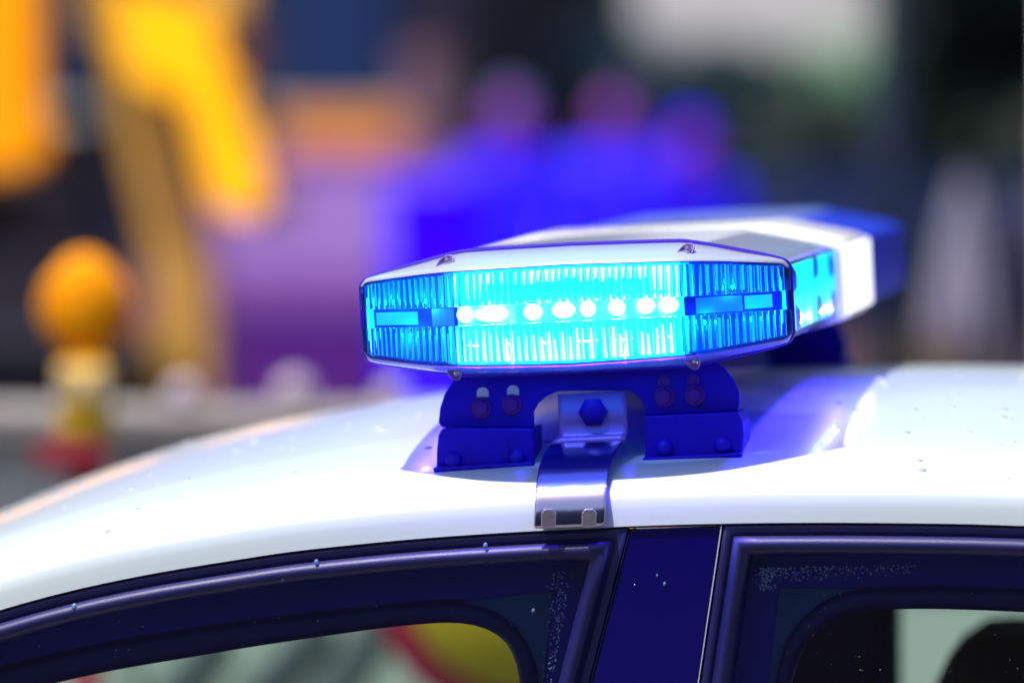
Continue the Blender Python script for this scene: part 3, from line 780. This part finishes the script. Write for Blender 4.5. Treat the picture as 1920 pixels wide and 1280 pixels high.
# ================================================================== the street behind
M['asphalt'] = pm('asphalt', (.085, .085, .09), .9, noise=.25, nscale=3, bump=.4, bscale=120)
M['coping'] = pm('coping_stone', (.26, .24, .24), .9, noise=.2, nscale=4, spec=.1)
M['concrete'] = pm('concrete', (.70, .74, .70), .85, noise=.18, nscale=2.5, bump=.3, bscale=60)
g = mesh('ground', [(-400, -400, 0), (400, -400, 0), (400, 400, 0), (-400, 400, 0)], [(0, 1, 2, 3)], 'asphalt'); tag(g, kind='structure')

# low concrete wall, in panels
WY = 3.72; WZ = atz(775, WY)
wall = empty('concrete_wall', (atx(900, WY), WY, 0), 'low pale concrete panel wall behind the police car', 'wall')
for i in range(-4, 4):
    o = box('wall_panel', (i * 1.5 + .3, .12, WZ / 2 - .02), (1.488, .2, WZ - .04), 'concrete', wall, .06)
box('coping', (0, .11, WZ - .0205), (12.2, .27, .04), 'coping', wall, .2)
M['globe'] = pm('white_globe', (.40, .32, .42), .5)
for k, (px, rr) in enumerate(((345, .024), (552, .027), (735, .022))):
    x = atx(px, WY + .1)
    g_ = empty('marker_globe', (x, WY + .1, WZ), ('small white globe lamp on the concrete wall below the yellow digger arm', 'largest white globe lamp on the wall, in front of the purple car', 'white globe lamp on the wall closest to the light bar')[k], 'globe lamp', 'globe lamps on the concrete wall')
    lathe('globe', [(0.001, -.008)] + [(rr * math.sin(a * math.pi / 12), -.008 + rr - rr * math.cos(a * math.pi / 12)) for a in range(1, 12)] + [(0.001, -.008 + 2 * rr)], 'globe', g_, 20)
    cyl('stem', (0, 0, -.004), (0, 0, .010), .014, .012, 'concrete', g_, 12)

# round yellow sign with a red border on a low stand, seen through the car's windows
M['sign_red'] = pm('sign_red', (.62, .01, .08), .4); M['sign_yellow'] = pm('sign_yellow', (.85, .55, .02), .4); M['galv'] = pm('galvanised', (.4, .42, .44), .4, metal=.8)
SY = 2.9; sp = at(985, 1065, SY); sr = 300 / FPX * (SY - CY)
sg = empty('road_sign', (sp.x, SY, 0), 'round yellow sign with red border seen through the front window', 'sign')
def disc(name, r, y, mat, par, z):
    o = lathe(name, [(0.0005, .004), (r * .98, .004), (r, .002), (r, 0), (0.0005, 0)], mat, par, 40); o.rotation_euler = (R(90), 0, 0); o.location = (0, y, z); return o
disc('border', sr, 0, 'sign_red', sg, sp.z); disc('face', sr * .79, -.005, 'sign_yellow', sg, sp.z)
cyl('post', (0, .02, .05), (0, .02, sp.z), .022, .022, 'galv', sg); box('foot_plate', (0, .02, .03), (.5, .35, .06), 'tyre', sg, .2)
# timber props leaning on the wall
M['dark_timber'] = pm('dark_timber', (.06, .07, .09), .7, noise=.3)
for k, (xa_, ya_, xb_, yb_) in enumerate(((470, 1330, 585, 1205), (605, 1330, 700, 1195), (300, 1345, 395, 1228))):
    a, b = at(xa_, ya_, 3.3), at(xb_, yb_, 3.6); d = (b - a).normalized()
    a0 = a - d * (a.z / d.z) * .98
    t = cyl('timber_prop', a0, b + d * .03, .03, .03, 'dark_timber', None, 8)
    tag(t, ('dark timber prop on the wall, middle one of three', 'dark timber prop on the wall, next to the round sign', 'dark timber prop on the wall, farthest from the sign')[k], 'timber', 'timber props leaning on the wall')

# warning lamp on a stand
M['amber'] = pm('amber_lens', (.95, .33, .004), .6, spec=.05); M['lamp_yellow'] = pm('lamp_yellow', (.85, .5, .01), .45); M['lamp_white'] = pm('lamp_white', (.55, .48, .36), .4); M['red_plastic'] = pm('red_plastic', (.30, .005, .025), .45)
LY = 3.2; lp = at(160, 575, LY); k_ = (LY - CY) / FPX
wlp = empty('warning_lamp', (lp.x, LY, 0), 'amber warning lamp with yellow battery box on a red stand', 'lamp')
o = lathe('lens', [(.001, .026), (.022, .024), (.038, .018), (.047, .006), (.049, 0), (.047, -.006), (.038, -.018), (.022, -.024), (.001, -.026)], 'amber', wlp, 28); o.rotation_euler = (R(90), 0, 0); o.location = (0, 0, lp.z); o.scale = (1, 1.35, 1)
o = lathe('lens_ring', [(.047, -.012), (.055, -.010), (.057, 0), (.055, .010), (.047, .012)], 'amber', wlp, 28); o.rotation_euler = (R(90), 0, 0); o.location = (0, 0, lp.z)
zc = atz(755, LY)
box('battery_box', (0, 0, zc), (.062, .055, 150 * k_), 'lamp_yellow', wlp, .2)
box('reflector_patch', (.002, -.029, atz(728, LY)), (.058, .006, 60 * k_), 'lamp_white', wlp, .3)
box('button', (.002, -.034, atz(735, LY)), (.018, .006, 40 * k_), 'lamp_yellow', wlp, .3)
box('stand_head', (-.015, 0, atz(862, LY)), (.085, .06, 46 * k_), 'red_plastic', wlp, .2)
cyl('post', (0, 0, .04), (0, 0, atz(870, LY)), .02, .02, 'red_plastic', wlp); box('stand_foot', (0, 0, .03), (.5, .4, .06), 'tyre', wlp, .2)

# added cabinet, blue glare put into its colour, between the glare-tinted car and the people
M['violet_box'] = pm('violet_box', (.055, .0, .95), .7, spec=.03)
UY = 17.2; ux0, ux1 = atx(725, UY), atx(900, UY)
uc = empty('utility_cabinet', ((ux0 + ux1) / 2, UY, 0), 'violet blue roadside cabinet beside the purple car', 'cabinet')
uh = atz(350, UY)
box('casing', (0, .14, uh / 2), (ux1 - ux0, .3, uh - .06), 'violet_box', uc, .06)
for sx_ in (-1, 1):
    d_ = box('door', (sx_ * (ux1 - ux0) * .245, -.018, uh / 2), ((ux1 - ux0) * .47, .02, uh - .18), 'violet_box', uc, .1)
    cyl('handle', (-sx_ * .02, -.012, -.03), (-sx_ * .02, -.012, .05), .006, .006, 'galv', d_, 8)
box('lid', (0, .14, uh - .01), (ux1 - ux0 + .03, .34, .04), 'violet_box', uc, .3)
# excavator
M['dig_yellow'] = pm('digger_yellow', (.90, .42, .0), .6, spec=.03, noise=.06, nscale=3); M['dig_orange'] = pm('digger_orange', (.80, .27, .0), .6, spec=.03, noise=.08, nscale=2)
M['dig_ochre'] = pm('digger_ochre', (.62, .34, .06), .8, spec=.1, noise=.25, nscale=4); M['dig_dark'] = pm('digger_dark', (.012, .008, .02), .6)  # ochre is the arm's yellow with shade put into the colour
EY = 11.6
ex = empty('excavator', (atx(250, EY), EY, 0), 'yellow excavator with raised arm left of the police car', 'excavator')
def ex_poly(name, pts, mat, Y, th, bev=.012, lean=0):   # lean: metres back per metre up
    ps = [at(x, y, Y + lean * (atz(y, Y) - CZ)) - ex.location for x, y in pts]
    return solid_poly(name, ps, None, th, mat, ex, bev, (0, 1, 0))
ex_poly('boom', [(215, -30), (395, 10), (440, 130), (505, 380), (470, 410), (395, 395), (345, 190), (230, 140)], 'dig_yellow', EY - .1, .12, .012, .6)
ex_poly('stick', [(190, 40), (300, 110), (345, 330), (400, 480), (392, 900), (296, 900), (272, 430), (225, 250)], 'dig_ochre', EY + .05, .12, .012, .12)
ex_poly('boom_base', [(140, -200), (215, -200), (230, 60), (150, 70)], 'dig_ochre', EY + .2, .2)
a, b = at(420, -80, EY - .16) - ex.location, at(455, 130, EY - .16) - ex.location; cyl('hydraulic_cylinder', a, b, .05, .05, 'dig_ochre', ex)
a = at(470, 385, EY - .15) - ex.location; cyl('pivot_pin', a, a + Vector((0, .4, 0)), .05, .05, 'dig_ochre', ex)
ex_poly('counterweight', [(-420, -150), (70, -150), (75, 200), (95, 285), (40, 330), (-420, 350)], 'dig_orange', EY - .6, .14, .03, .5)
ex_poly('engine_cover', [(-400, 350), (55, 350), (55, 460), (-400, 460)], 'dig_dark', EY - .4, .7, .03)
o = box('cab', at(-1300, -420, EY + .5) - ex.location, (1.0, 1.0, 1.3), 'dig_orange', ex, .1)
for dx in (-.9, .5):
    box('track', (at(-150, 700, EY).x - ex.location.x + dx * .6, .4, .3), (.5, 2.6, .6), 'dig_dark', ex, .4)
box('undercarriage', (at(-150, 700, EY).x - ex.location.x, .3, .75), (1.2, 1.6, .5), 'dig_dark', ex, .1)
bk = ex_poly('bucket', [(285, 880), (405, 880), (430, 1150), (340, 1290), (250, 1150)], 'dig_ochre', EY + .0, .6, .02)

# grey panel van edge at far left (light patch)
M['pale_grey'] = pm('pale_grey', (.5, .53, .55), .5)

# parked cars
def parked_car(name, loc, rz, paint, glassc, label, W=1.72, Ln=4.2, H=1.45, light=None):
    root = empty(name, loc, label, 'car', None); root.rotation_euler = (0, 0, rz)
    prof = [(-Ln / 2, .35), (-Ln / 2, .62), (-Ln / 2 + .12, .74), (-Ln * .24, .90), (-Ln * .24, .90), (Ln * .30, .95), (Ln / 2 - .08, .92), (Ln / 2, .8), (Ln / 2, .38)]
    rows = []
    for s, zz, yy in ((-1, 0, W / 2 - .03), (-1, 0, W / 2), (1, 0, W / 2), (1, 0, W / 2 - .03)):
        rows.append([(x * (1 if abs(yy) < W / 2 else .985), s * yy, z) for x, z in prof])
    V, F = grid(rows, closed_u=True); n = len(prof)
    body = mesh('body', V, F + [tuple(range(n))[::-1], tuple(range(3 * n, 4 * n))], paint, root)
    cab = [(-Ln * .24, .89), (-Ln * .09, H - .03), (Ln * .02, H), (Ln * .20, H - .04), (Ln * .36, .93)]
    rows = []
    for s, k in ((-1, 1), (1, 1)):
        rows.append([(x, s * (W / 2 - .05 - .16 * max(0, (z - .9) / (H - .9))), z) for x, z in cab])
    V, F = grid(rows); n = len(cab)
    gh = mesh('greenhouse', V, F + [tuple(range(n))[::-1], tuple(range(n, 2 * n))], glassc, root)
    rf_ = [(-Ln * .10, H - .028), (Ln * .02, H + .004), (Ln * .20, H - .036)]
    rows = [[(x, s * (W / 2 - .20), z + .012) for x, z in rf_] for s in (-1, -.3, .3, 1)]
    V, F = grid(rows); r_ = mesh('roof', V, F, paint, root); m_ = r_.modifiers.new('t', 'SOLIDIFY'); m_.thickness = .03
    for s in (-1, 1):
        cyl('windscreen_post', (-Ln * .24, s * (W / 2 - .06), .9), (-Ln * .10, s * (W / 2 - .2), H - .02), .03, .03, paint, root, 8)
        cyl('rear_post', (Ln * .36, s * (W / 2 - .06), .93), (Ln * .20, s * (W / 2 - .2), H - .03), .03, .03, paint, root, 8)
        box('headlight', (-Ln / 2 + .02, s * (W / 2 - .28), .66), (.08, .3, .12), 'lamp_white', root, .3)
        box('tail_light', (Ln / 2 - .02, s * (W / 2 - .12), .78), (.08, .16, .12), 'red_plastic', root, .3)
        for x in (-Ln * .32, Ln * .31):
            wh = wheel(x, s * (W / 2 - .08), s, .3); wh.parent = root
    box('bumper', (-Ln / 2 - .01, 0, .45), (.14, W * .94, .2), paint, root, .3); box('rear_bumper', (Ln / 2 + .01, 0, .5), (.14, W * .94, .22), paint, root, .3)
    return root
M['purple'] = pm('purple_paint', (.085, .014, .14), .6, spec=.15, noise=.1, nscale=2); M['lilac_glass'] = pm('lilac_glass', (.15, .08, .24), .6, spec=.1, noise=.2, nscale=2)  # violet glare is put into the car's colours
M['navy_paint'] = pm('navy_paint', (.003, .014, .075), .5, spec=.15); M['navy_glass'] = pm('navy_glass', (.003, .012, .05), .4, spec=.15)
M['violet'] = pm('violet_paint', (.13, .03, .85), .4, coat=.3)
CYd = 19.0
parked_car('parked_car', (atx(640, CYd), CYd + 2.1, 0), R(-90), 'purple', 'lilac_glass', 'purple car parked behind the concrete wall', H=1.36, W=1.65)
parked_car('parked_car', (atx(1530, 20.5), 20.5 + 1, 0), R(4), 'navy_paint', 'navy_glass', 'dark navy car parked in front of the green hedge', H=1.27, Ln=4.4)

# people
M['jacket'] = pm('blue_jacket', (.025, .0, .85), .8, spec=.05, noise=.15, nscale=5); M['skin'] = pm('skin_pinkish', (.36, .04, .36), .55); M['hair'] = pm('hair', (.03, .02, .06), .7)  # violet-blue glare is put into the jacket and skin colours
M['trousers'] = pm('dark_trousers', (.015, .015, .06), .8); M['dark_coat'] = pm('dark_coat', (.012, .010, .05), .8, noise=.3); M['skin2'] = pm('skin', (.45, .24, .18), .55)
M['cap'] = pm('purple_cap', (.30, .06, .40), .7)
def person(loc, rz, h, mat, skin, label, group, cap=None, lean=0):
    root = empty('person', loc, label, 'person', group); root.rotation_euler = (0, 0, rz); k = h / 1.75
    J = {'pel': (0, 0, .95), 'sp': (0, -lean * .4, 1.15), 'ch': (0, -lean, 1.34), 'nk': (0, -lean * 1.2, 1.49), 'hd': (0, -lean * 1.3 - .015, 1.60), 'ht': (0, -lean * 1.3 - .01, 1.70)}
    for s, n in ((-1, 'l'), (1, 'r')):
        J['sh' + n] = (s * .175, -lean, 1.42); J['el' + n] = (s * .235, .02 - lean, 1.15); J['wr' + n] = (s * .22, -.10 - lean, .93)
        J['hp' + n] = (s * .095, 0, .90); J['kn' + n] = (s * .11, -.02, .50); J['an' + n] = (s * .115, .02, .09); J['to' + n] = (s * .13, -.13, .04)
        J['pa' + n] = (s * .215, -.13 - lean, .86)
        for f, dx in enumerate((-.03, -.01, .01, .028)): J[f'f{f}' + n] = (s * .215 + dx * .8, -.15 - lean - abs(dx) * .2, .80 - .012 * (f in (1, 2)))
        for f, dx in enumerate((-.03, -.01, .01, .028)): J[f'g{f}' + n] = (s * .213 + dx * .8, -.145 - lean, .765 - .014 * (f in (1, 2)))
        J['th' + n] = (s * .18, -.17 - lean, .85)
    Rr = {'pel': .14, 'sp': .135, 'ch': .15, 'nk': .058, 'hd': .088, 'ht': .075}
    for n in 'lr': Rr.update({'sh' + n: .075, 'el' + n: .052, 'wr' + n: .034, 'hp' + n: .095, 'kn' + n: .062, 'an' + n: .045, 'to' + n: .035, 'pa' + n: .030, 'th' + n: .010, **{f'f{f}' + n: .0095 for f in range(4)}, **{f'g{f}' + n: .008 for f in range(4)}})
    E = [('pel', 'sp'), ('sp', 'ch'), ('ch', 'nk'), ('nk', 'hd'), ('hd', 'ht')]
    for n in 'lr': E += [('ch', 'sh' + n), ('sh' + n, 'el' + n), ('el' + n, 'wr' + n), ('wr' + n, 'pa' + n), ('pa' + n, 'th' + n), ('pel', 'hp' + n), ('hp' + n, 'kn' + n), ('kn' + n, 'an' + n), ('an' + n, 'to' + n)] + [('pa' + n, f'f{f}' + n) for f in range(4)] + [(f'f{f}' + n, f'g{f}' + n) for f in range(4)]
    ks = list(J); me = bpy.data.meshes.new('body')
    me.from_pydata([Vector(J[q]) * k for q in ks], [(ks.index(a), ks.index(b)) for a, b in E], [])
    o = bpy.data.objects.new('body', me); COL.objects.link(o); o.parent = root
    md = o.modifiers.new('skin', 'SKIN'); md.use_smooth_shade = True
    if not me.skin_vertices: 
        pass
    lay = me.skin_vertices[0].data if me.skin_vertices else None
    if lay:
        for i, q in enumerate(ks): lay[i].radius = (Rr[q] * k, Rr[q] * k * (.72 if q in ('pel', 'sp', 'ch') else 1)); lay[i].use_root = q == 'pel'
    o.modifiers.new('sub', 'SUBSURF').render_levels = 2
    # cloth, skin and trousers by height on one continuous body
    m, t, b = new_mat('person_surface'); N, Lk = t.nodes, t.links
    tc = N.new('ShaderNodeTexCoord'); sx = N.new('ShaderNodeSeparateXYZ'); Lk.new(tc.outputs['Object'], sx.inputs[0])
    rp = N.new('ShaderNodeValToRGB'); rp.color_ramp.interpolation = 'CONSTANT'; mr = N.new('ShaderNodeMath'); mr.operation = 'DIVIDE'; mr.inputs[1].default_value = 1.8 * k
    Lk.new(sx.outputs[2], mr.inputs[0]); Lk.new(mr.outputs[0], rp.inputs[0])
    cr = rp.color_ramp; cr.elements[0].color = (.02, .015, .05, 1); cr.elements[0].position = 0
    cols = [M[n_].node_tree.nodes['Principled BSDF'].inputs['Base Color'].default_value[:] for n_ in (mat, skin)]
    cr.elements[1].position = .915 / 1.8; cr.elements[1].color = cols[0]
    e = cr.elements.new(1.495 / 1.8); e.color = cols[1]
    Lk.new(rp.outputs[0], b.inputs['Base Color']); b.inputs['Roughness'].default_value = .7
    me.materials.append(m)
    hd = Vector(J['hd']) * k
    def ell(name, c0, s, mat_):
        bm = bmesh.new(); bmesh.ops.create_uvsphere(bm, u_segments=16, v_segments=10, radius=1, matrix=Matrix.Translation(c0) @ Matrix.Diagonal((*s, 1))); return from_bm(name, bm, mat_, root, True)
    ell('head', hd + Vector((0, 0, .015)), (.078 * k, .095 * k, .115 * k), skin)
    ell('hair', hd + Vector((0, .014, .045)), (.083 * k, .098 * k, .100 * k), cap or 'hair')
    ell('nose', hd + Vector((0, -.098, .0)), (.012, .018, .022), skin)
    for s in (-1, 1):
        ell('ear', hd + Vector((s * .08, .01, .0)), (.012, .022, .032), skin); ell('eye', hd + Vector((s * .032, -.086, .025)), (.013, .008, .009), 'hair')
    ell('mouth', hd + Vector((0, -.088, -.045)), (.026, .010, .007), 'cap')
    return root
PYd = 18.5; M['slate_hat'] = pm('slate_hat', (.08, .09, .22), .8)
person((atx(958, PYd), PYd, 0), R(8), 1.65, 'jacket', 'skin', 'person in blue jacket and slate hat beside the violet cabinet', None, 'slate_hat')
person((atx(1160, PYd + .3), PYd + .3, 0), R(-12), 1.66, 'jacket', 'skin', 'dark haired person in blue jacket, middle one of the three people', None)
person((atx(1290, PYd + .9), PYd + .9, 0), R(20), 1.53, 'jacket', 'skin', 'shorter person in blue jacket and blue hood at the navy car', None, 'jacket', .03)
person((atx(2030, 10.5), 10.5, 0), R(-30), 1.66, 'dark_coat', 'skin2', 'person in dark coat by the white post', None)

# buildings
M['dark_brick'] = pm('dark_brick', (.016, .012, .03), .8, noise=.4, nscale=2); M['navy_window'] = pm('navy_window', (.015, .05, .12), .25, noise=.3, nscale=1)
M['dark_frame'] = pm('dark_frame', (.008, .01, .03), .5); M['brown'] = pm('brown_brick', (.27, .15, .14), .8, noise=.25, nscale=3); M['orange_awning'] = pm('orange_awning', (.34, .12, .012), .8, spec=.05, noise=.15, nscale=2)
M['slate'] = pm('slate_siding', (.14, .17, .28), .6, noise=.15); M['white_wall'] = pm('white_render', (.85, .85, .8), .8, noise=.08, nscale=.5)
M['teal_wall'] = pm('teal_post', (.055, .09, .10), .6, spec=.2)
BYd = 30.0
xL, xR = atx(-900, BYd), atx(868, BYd)
db = empty('dark_building', ((xL + xR) / 2, BYd, 0), 'dark building with navy windows behind the excavator', 'building')
box('facade', (0, 3, 3.5), (xR - xL, 6, 7), 'dark_brick', db, 0)
wx0, wx1 = atx(525, BYd) - db.location.x, atx(735, BYd) - db.location.x
zb_, zt_ = atz(205, BYd), 3.4
for k, (a, b) in enumerate(((525, 625), (632, 735), (-300, -190), (-180, -70), (60, 160))):
    xa_, xb_ = atx(a, BYd) - db.location.x, atx(b, BYd) - db.location.x
    f = box('window', ((xa_ + xb_) / 2, -.03, (zb_ + zt_) / 2), (xb_ - xa_, .06, zt_ - zb_), 'dark_frame', db, 0)
    box('pane', (0, -.035, 0), ((xb_ - xa_) * .86, .02, (zt_ - zb_) * .94), 'navy_window', f, 0)
    box('sill', (0, -.06, -(zt_ - zb_) / 2 - .03), (xb_ - xa_ + .1, .14, .06), 'concrete', f, .1)
# brown pillar, orange awning shelf
P2 = 26.0
pl = box('brick_pillar', (atx(800, P2), P2, 0), (.19, .4, 1.9), 'brown', None, .03); pl.location.z = atz(95, P2) - .95
tag(pl, 'brown brick pillar at the end of the orange awning', 'pillar')
aw = empty('awning', (atx(620, P2), P2, 0), 'orange awning under the navy windows of the dark building', 'awning')
zt_, zb_ = atz(250, P2), atz(330, P2); hw = (atx(735, P2) - atx(505, P2)) / 2
V = [(-hw, .5, zt_ + .1), (hw, .5, zt_ + .1), (hw, 0, zb_ + .06), (-hw, 0, zb_ + .06), (-hw, 0, zb_), (hw, 0, zb_), (hw, .5, zb_), (-hw, .5, zb_)]
mesh('cloth', V, [(0, 1, 2, 3), (3, 2, 5, 4), (4, 5, 6, 7), (0, 7, 6, 1), (0, 3, 4, 7), (1, 6, 5, 2)], 'orange_awning', aw)
for s in (-1, 1): cyl('awning_leg', (s * hw * .95, .1, 0), (s * hw * .95, .1, zb_), .02, .02, 'dark_frame', aw, 8)
# slate sided shed
S2 = 36.0
sx0, sx1 = atx(855, S2), atx(1090, S2)
sh = empty('slate_shed', ((sx0 + sx1) / 2, S2, 0), 'blue grey building with horizontal siding boards', 'building')
box('core', (0, 1.55, 2.4), (sx1 - sx0, 3, 4.8), 'dark_frame', sh, 0)
for i in range(30):
    box('siding_board', (0, 0, .1 + i * .16), (sx1 - sx0, .05, .115), 'slate', sh, .1)
# white building
W2 = 48.0
wx0, wx1 = atx(1070, W2), atx(1660, W2)
wbld = empty('white_building', ((wx0 + wx1) / 2, W2, 0), 'white rendered building above the green hedge', 'building')
box('facade', (0, 3, 4), (wx1 - wx0, 6, 8), 'white_wall', wbld, 0)
box('roof', (0, 3, 8.15), (wx1 - wx0 + .4, 6.4, .3), 'dark_frame', wbld, .1)
for i in range(2):
    f = box('window', (-.5 + i * 1.2, -.02, 4.6), (.8, .06, 1.3), 'dark_frame', wbld, 0); box('pane', (0, -.035, 0), (.66, .02, 1.16), 'navy_window', f, 0)
# far dark block closing the street on the right
B3 = 42.0
x0_, x1_ = atx(1655, B3), atx(2700, B3)
fb_ = empty('shaded_building', ((x0_ + x1_) / 2, B3, 0), 'dark shaded building behind the tree at the right', 'building')
box('facade', (0, 3, 3), (x1_ - x0_, 6, 6), 'dark_brick', fb_, 0)
for i in range(4):
    f = box('window', (-1.2 + i * 1.0, -.03, 1.9), (.6, .06, 1.1), 'dark_frame', fb_, 0); box('pane', (0, -.035, 0), (.5, .02, 1), 'navy_window', f, 0)
# the rest of the street: the row across the road behind the viewer and the blocks at both ends, mirrored in paint and lenses
def block(x, y, sx, sy, h, mat, label, cols, rz=0):
    b = empty('street_building', (x, y, 0), label, 'building'); b.rotation_euler = (0, 0, rz)
    box('facade', (0, 0, h / 2), (sx, sy, h), mat, b, 0)
    box('roof', (0, 0, h + .15), (sx + .5, sy + .5, .3), 'dark_frame', b, .1)
    for i in range(cols):
        for j in range(int(h // 3)):
            f = box('window', (-sx / 2 + (i + .5) * sx / cols, -sy / 2 - .02, 1.8 + 3 * j), (1.3, .08, 1.6), 'dark_frame', b, 0)
            box('pane', (0, -.04, 0), (1.15, .03, 1.45), 'navy_window', f, 0)
    return b
M['navy_wall'] = pm('navy_wall', (.022, .028, .075), .8, noise=.2, nscale=.7); M['grey_wall'] = pm('grey_wall', (.16, .15, .17), .8, noise=.15, nscale=.7); M['tan_wall'] = pm('tan_wall', (.30, .25, .20), .8, noise=.15, nscale=.7)
block(24, 6, 34, 8, 11, 'grey_wall', 'grey building closing the street past the rear of the car', 8, R(-90))
block(21.2, 38, 41, 8, 9, 'grey_wall', 'grey building down the street past the shaded building', 9)
block(-32, 36, 34, 8, 9, 'grey_wall', 'grey building down the street past the dark building', 9)
block(-26, 4, 34, 8, 9, 'tan_wall', 'tan building closing the street ahead of the car', 8, R(90))
block(0, -26, 40, 8, 8, 'navy_wall', 'long grey building across the road from the car', 10, R(180))
# hedge and tree foliage
def leaf_mat(name, c1, c2):
    m, t, b = new_mat(name); N, Lk = t.nodes, t.links
    oi = N.new('ShaderNodeTexNoise'); oi.inputs['Scale'].default_value = 5; tc = N.new('ShaderNodeTexCoord'); Lk.new(tc.outputs['Object'], oi.inputs['Vector'])
    mx = N.new('ShaderNodeMix'); mx.data_type = 'RGBA'; mx.inputs[6].default_value = (*c1, 1); mx.inputs[7].default_value = (*c2, 1)
    Lk.new(oi.outputs['Fac'], mx.inputs[0]); Lk.new(mx.outputs[2], b.inputs['Base Color']); b.inputs['Roughness'].default_value = .6
    return m
M['leaf'] = leaf_mat('leaf', (.06, .22, .13), (.36, .70, .42)); M['leaf_dark'] = leaf_mat('leaf_dark', (.010, .022, .018), (.03, .06, .04)); M['bark'] = pm('bark', (.07, .05, .04), .9, noise=.3)
def leaves(name, centres, n, size, mat, par):
    V, F = [], []
    for _ in range(n):
        c0, r = random.choice(centres); d = Vector((random.gauss(0, 1), random.gauss(0, 1), random.gauss(0, 1))).normalized() * r * random.random() ** .4
        p = Vector(c0) + Vector((d.x, d.y, d.z * .85)); q = Matrix.Rotation(random.uniform(0, 6.28), 3, 'Z') @ Matrix.Rotation(random.uniform(-1.2, 1.2), 3, 'X')
        s = size * random.uniform(.6, 1.3); b = len(V)
        V += [p + q @ Vector(v) * s for v in ((-.5, 0, 0), (0, .28, .06), (.5, 0, 0), (0, -.28, .06))]; F.append((b, b + 1, b + 2, b + 3))
    return mesh(name, V, F, mat, par)
H2 = 34.0
hx0, hx1 = atx(1085, H2), atx(1760, H2)
hd_ = empty('hedge', ((hx0 + hx1) / 2, H2, 0), 'green hedge in front of the white building', 'hedge')
cs = []
for i in range(150):
    t = (i + random.random()) / 150; x = (hx0 - hx1) / 2 + t * (hx1 - hx0)
    top = interp([(0, 2.12), (.2, 2.04), (.42, 1.96), (.58, 1.98), (.75, 1.92), (1, 2.15)], t)
    cs.append(((x, random.uniform(0, .8), random.uniform(.3, top - .22)), .26))
leaves('foliage', cs, 24000, .11, 'leaf', hd_)
for i in range(6): cyl('stem', ((hx0 - hx1) / 2 + (i + .5) * (hx1 - hx0) / 6, .4, 0), ((hx0 - hx1) / 2 + (i + .6) * (hx1 - hx0) / 6, .4, 1.0), .03, .015, 'bark', hd_, 8)
T2 = 24.0
tr = empty('tree', (atx(1830, T2), T2, 0), 'dark green tree behind the pale parasol', 'tree')
cs = [((random.gauss(0, .35), random.gauss(0, .35), random.uniform(1.15, 3.6)), random.uniform(.22, .42)) for _ in range(42)]
leaves('crown', cs, 9000, .10, 'leaf_dark', tr)
cyl('trunk', (0, 0, 0), (.03, 0, 2.2), .10, .05, 'bark', tr, 10)
for a in range(5): cyl('limb', (.02, 0, 1.2 + .2 * a), (.6 * math.cos(a * 2.2), .6 * math.sin(a * 2.2), 1.9 + .3 * a), .035, .012, 'bark', tr, 8)
# lamp post, white post, parasol, wooden fence
Q = 10.5
po = empty('lamp_post', (atx(1672, Q), Q, 0), 'grey teal lamp post right of the light bar', 'lamp post')
cyl('pole', (0, 0, 0), (0, 0, 4.2), .055, .04, 'teal_wall', po, 14); cyl('base_sleeve', (0, 0, 0), (0, 0, .5), .08, .08, 'teal_wall', po, 14)
cyl('arm', (0, 0, 4.15), (-.7, 0, 4.35), .03, .025, 'teal_wall', po, 10); box('lantern', (-.8, 0, 4.33), (.4, .16, .09), 'pale_grey', po, .3)
q = 8.8
wp = empty('white_post', (atx(1996, q), q, 0), 'white post at the right edge of the picture', 'post')
cyl('shaft', (0, 0, 0), (0, 0, 2.3), .03, .03, 'white_wall', wp, 12); cyl('cap', (0, 0, 2.3), (0, 0, 2.33), .036, .02, 'white_wall', wp, 12)
U = 9.5
M['canvas'] = pm('pale_canvas', (.27, .25, .36), .85, noise=.1)
pa = empty('parasol', (atx(1808, U), U, 0), 'closed pale grey parasol beside the person in a dark coat', 'parasol')
zt_, zb_ = atz(335, U), atz(630, U); rows = []
for i in range(9):
    t = i / 8; r = .012 + .068 * (t ** .9) * (1 if t < .85 else 1 - (t - .85) * 1.2)
    rows.append([(r * (1 + .22 * math.cos(8 * 2 * math.pi * k / 48)) * math.cos(2 * math.pi * k / 48), r * (1 + .22 * math.cos(8 * 2 * math.pi * k / 48)) * math.sin(2 * math.pi * k / 48), zt_ + (zb_ - zt_) * t) for k in range(48)])
V, F = grid(rows, closed_u=True); mesh('canopy', V, F, 'canvas', pa, True)
cyl('pole', (0, 0, 0), (0, 0, zt_ + .02), .012, .008, 'bark', pa, 10); lathe('base', [(.001, .07), (.18, .06), (.22, .03), (.22, 0)], 'concrete', pa, 24)
G = 13.5
M['fence_brown'] = pm('fence_brown', (.20, .13, .09), .8, noise=.3, nscale=4)
fx0, fx1 = atx(1500, G), atx(2250, G); zf = atz(600, G)
fe = empty('wooden_fence', ((fx0 + fx1) / 2, G, 0), 'low brown board fence behind the rear of the car roof', 'fence')
n = 11
for i in range(n):
    x = (fx0 - fx1) / 2 + (i + .5) * (fx1 - fx0) / n
    box('fence_board', (x, 0, zf / 2 + random.uniform(-.01, .01)), ((fx1 - fx0) / n - .012, .022, zf - .04), 'fence_brown', fe, .15)
for z in (.25, zf - .2): box('fence_rail', (0, .04, z), (fx1 - fx0, .04, .07), 'fence_brown', fe, .1)
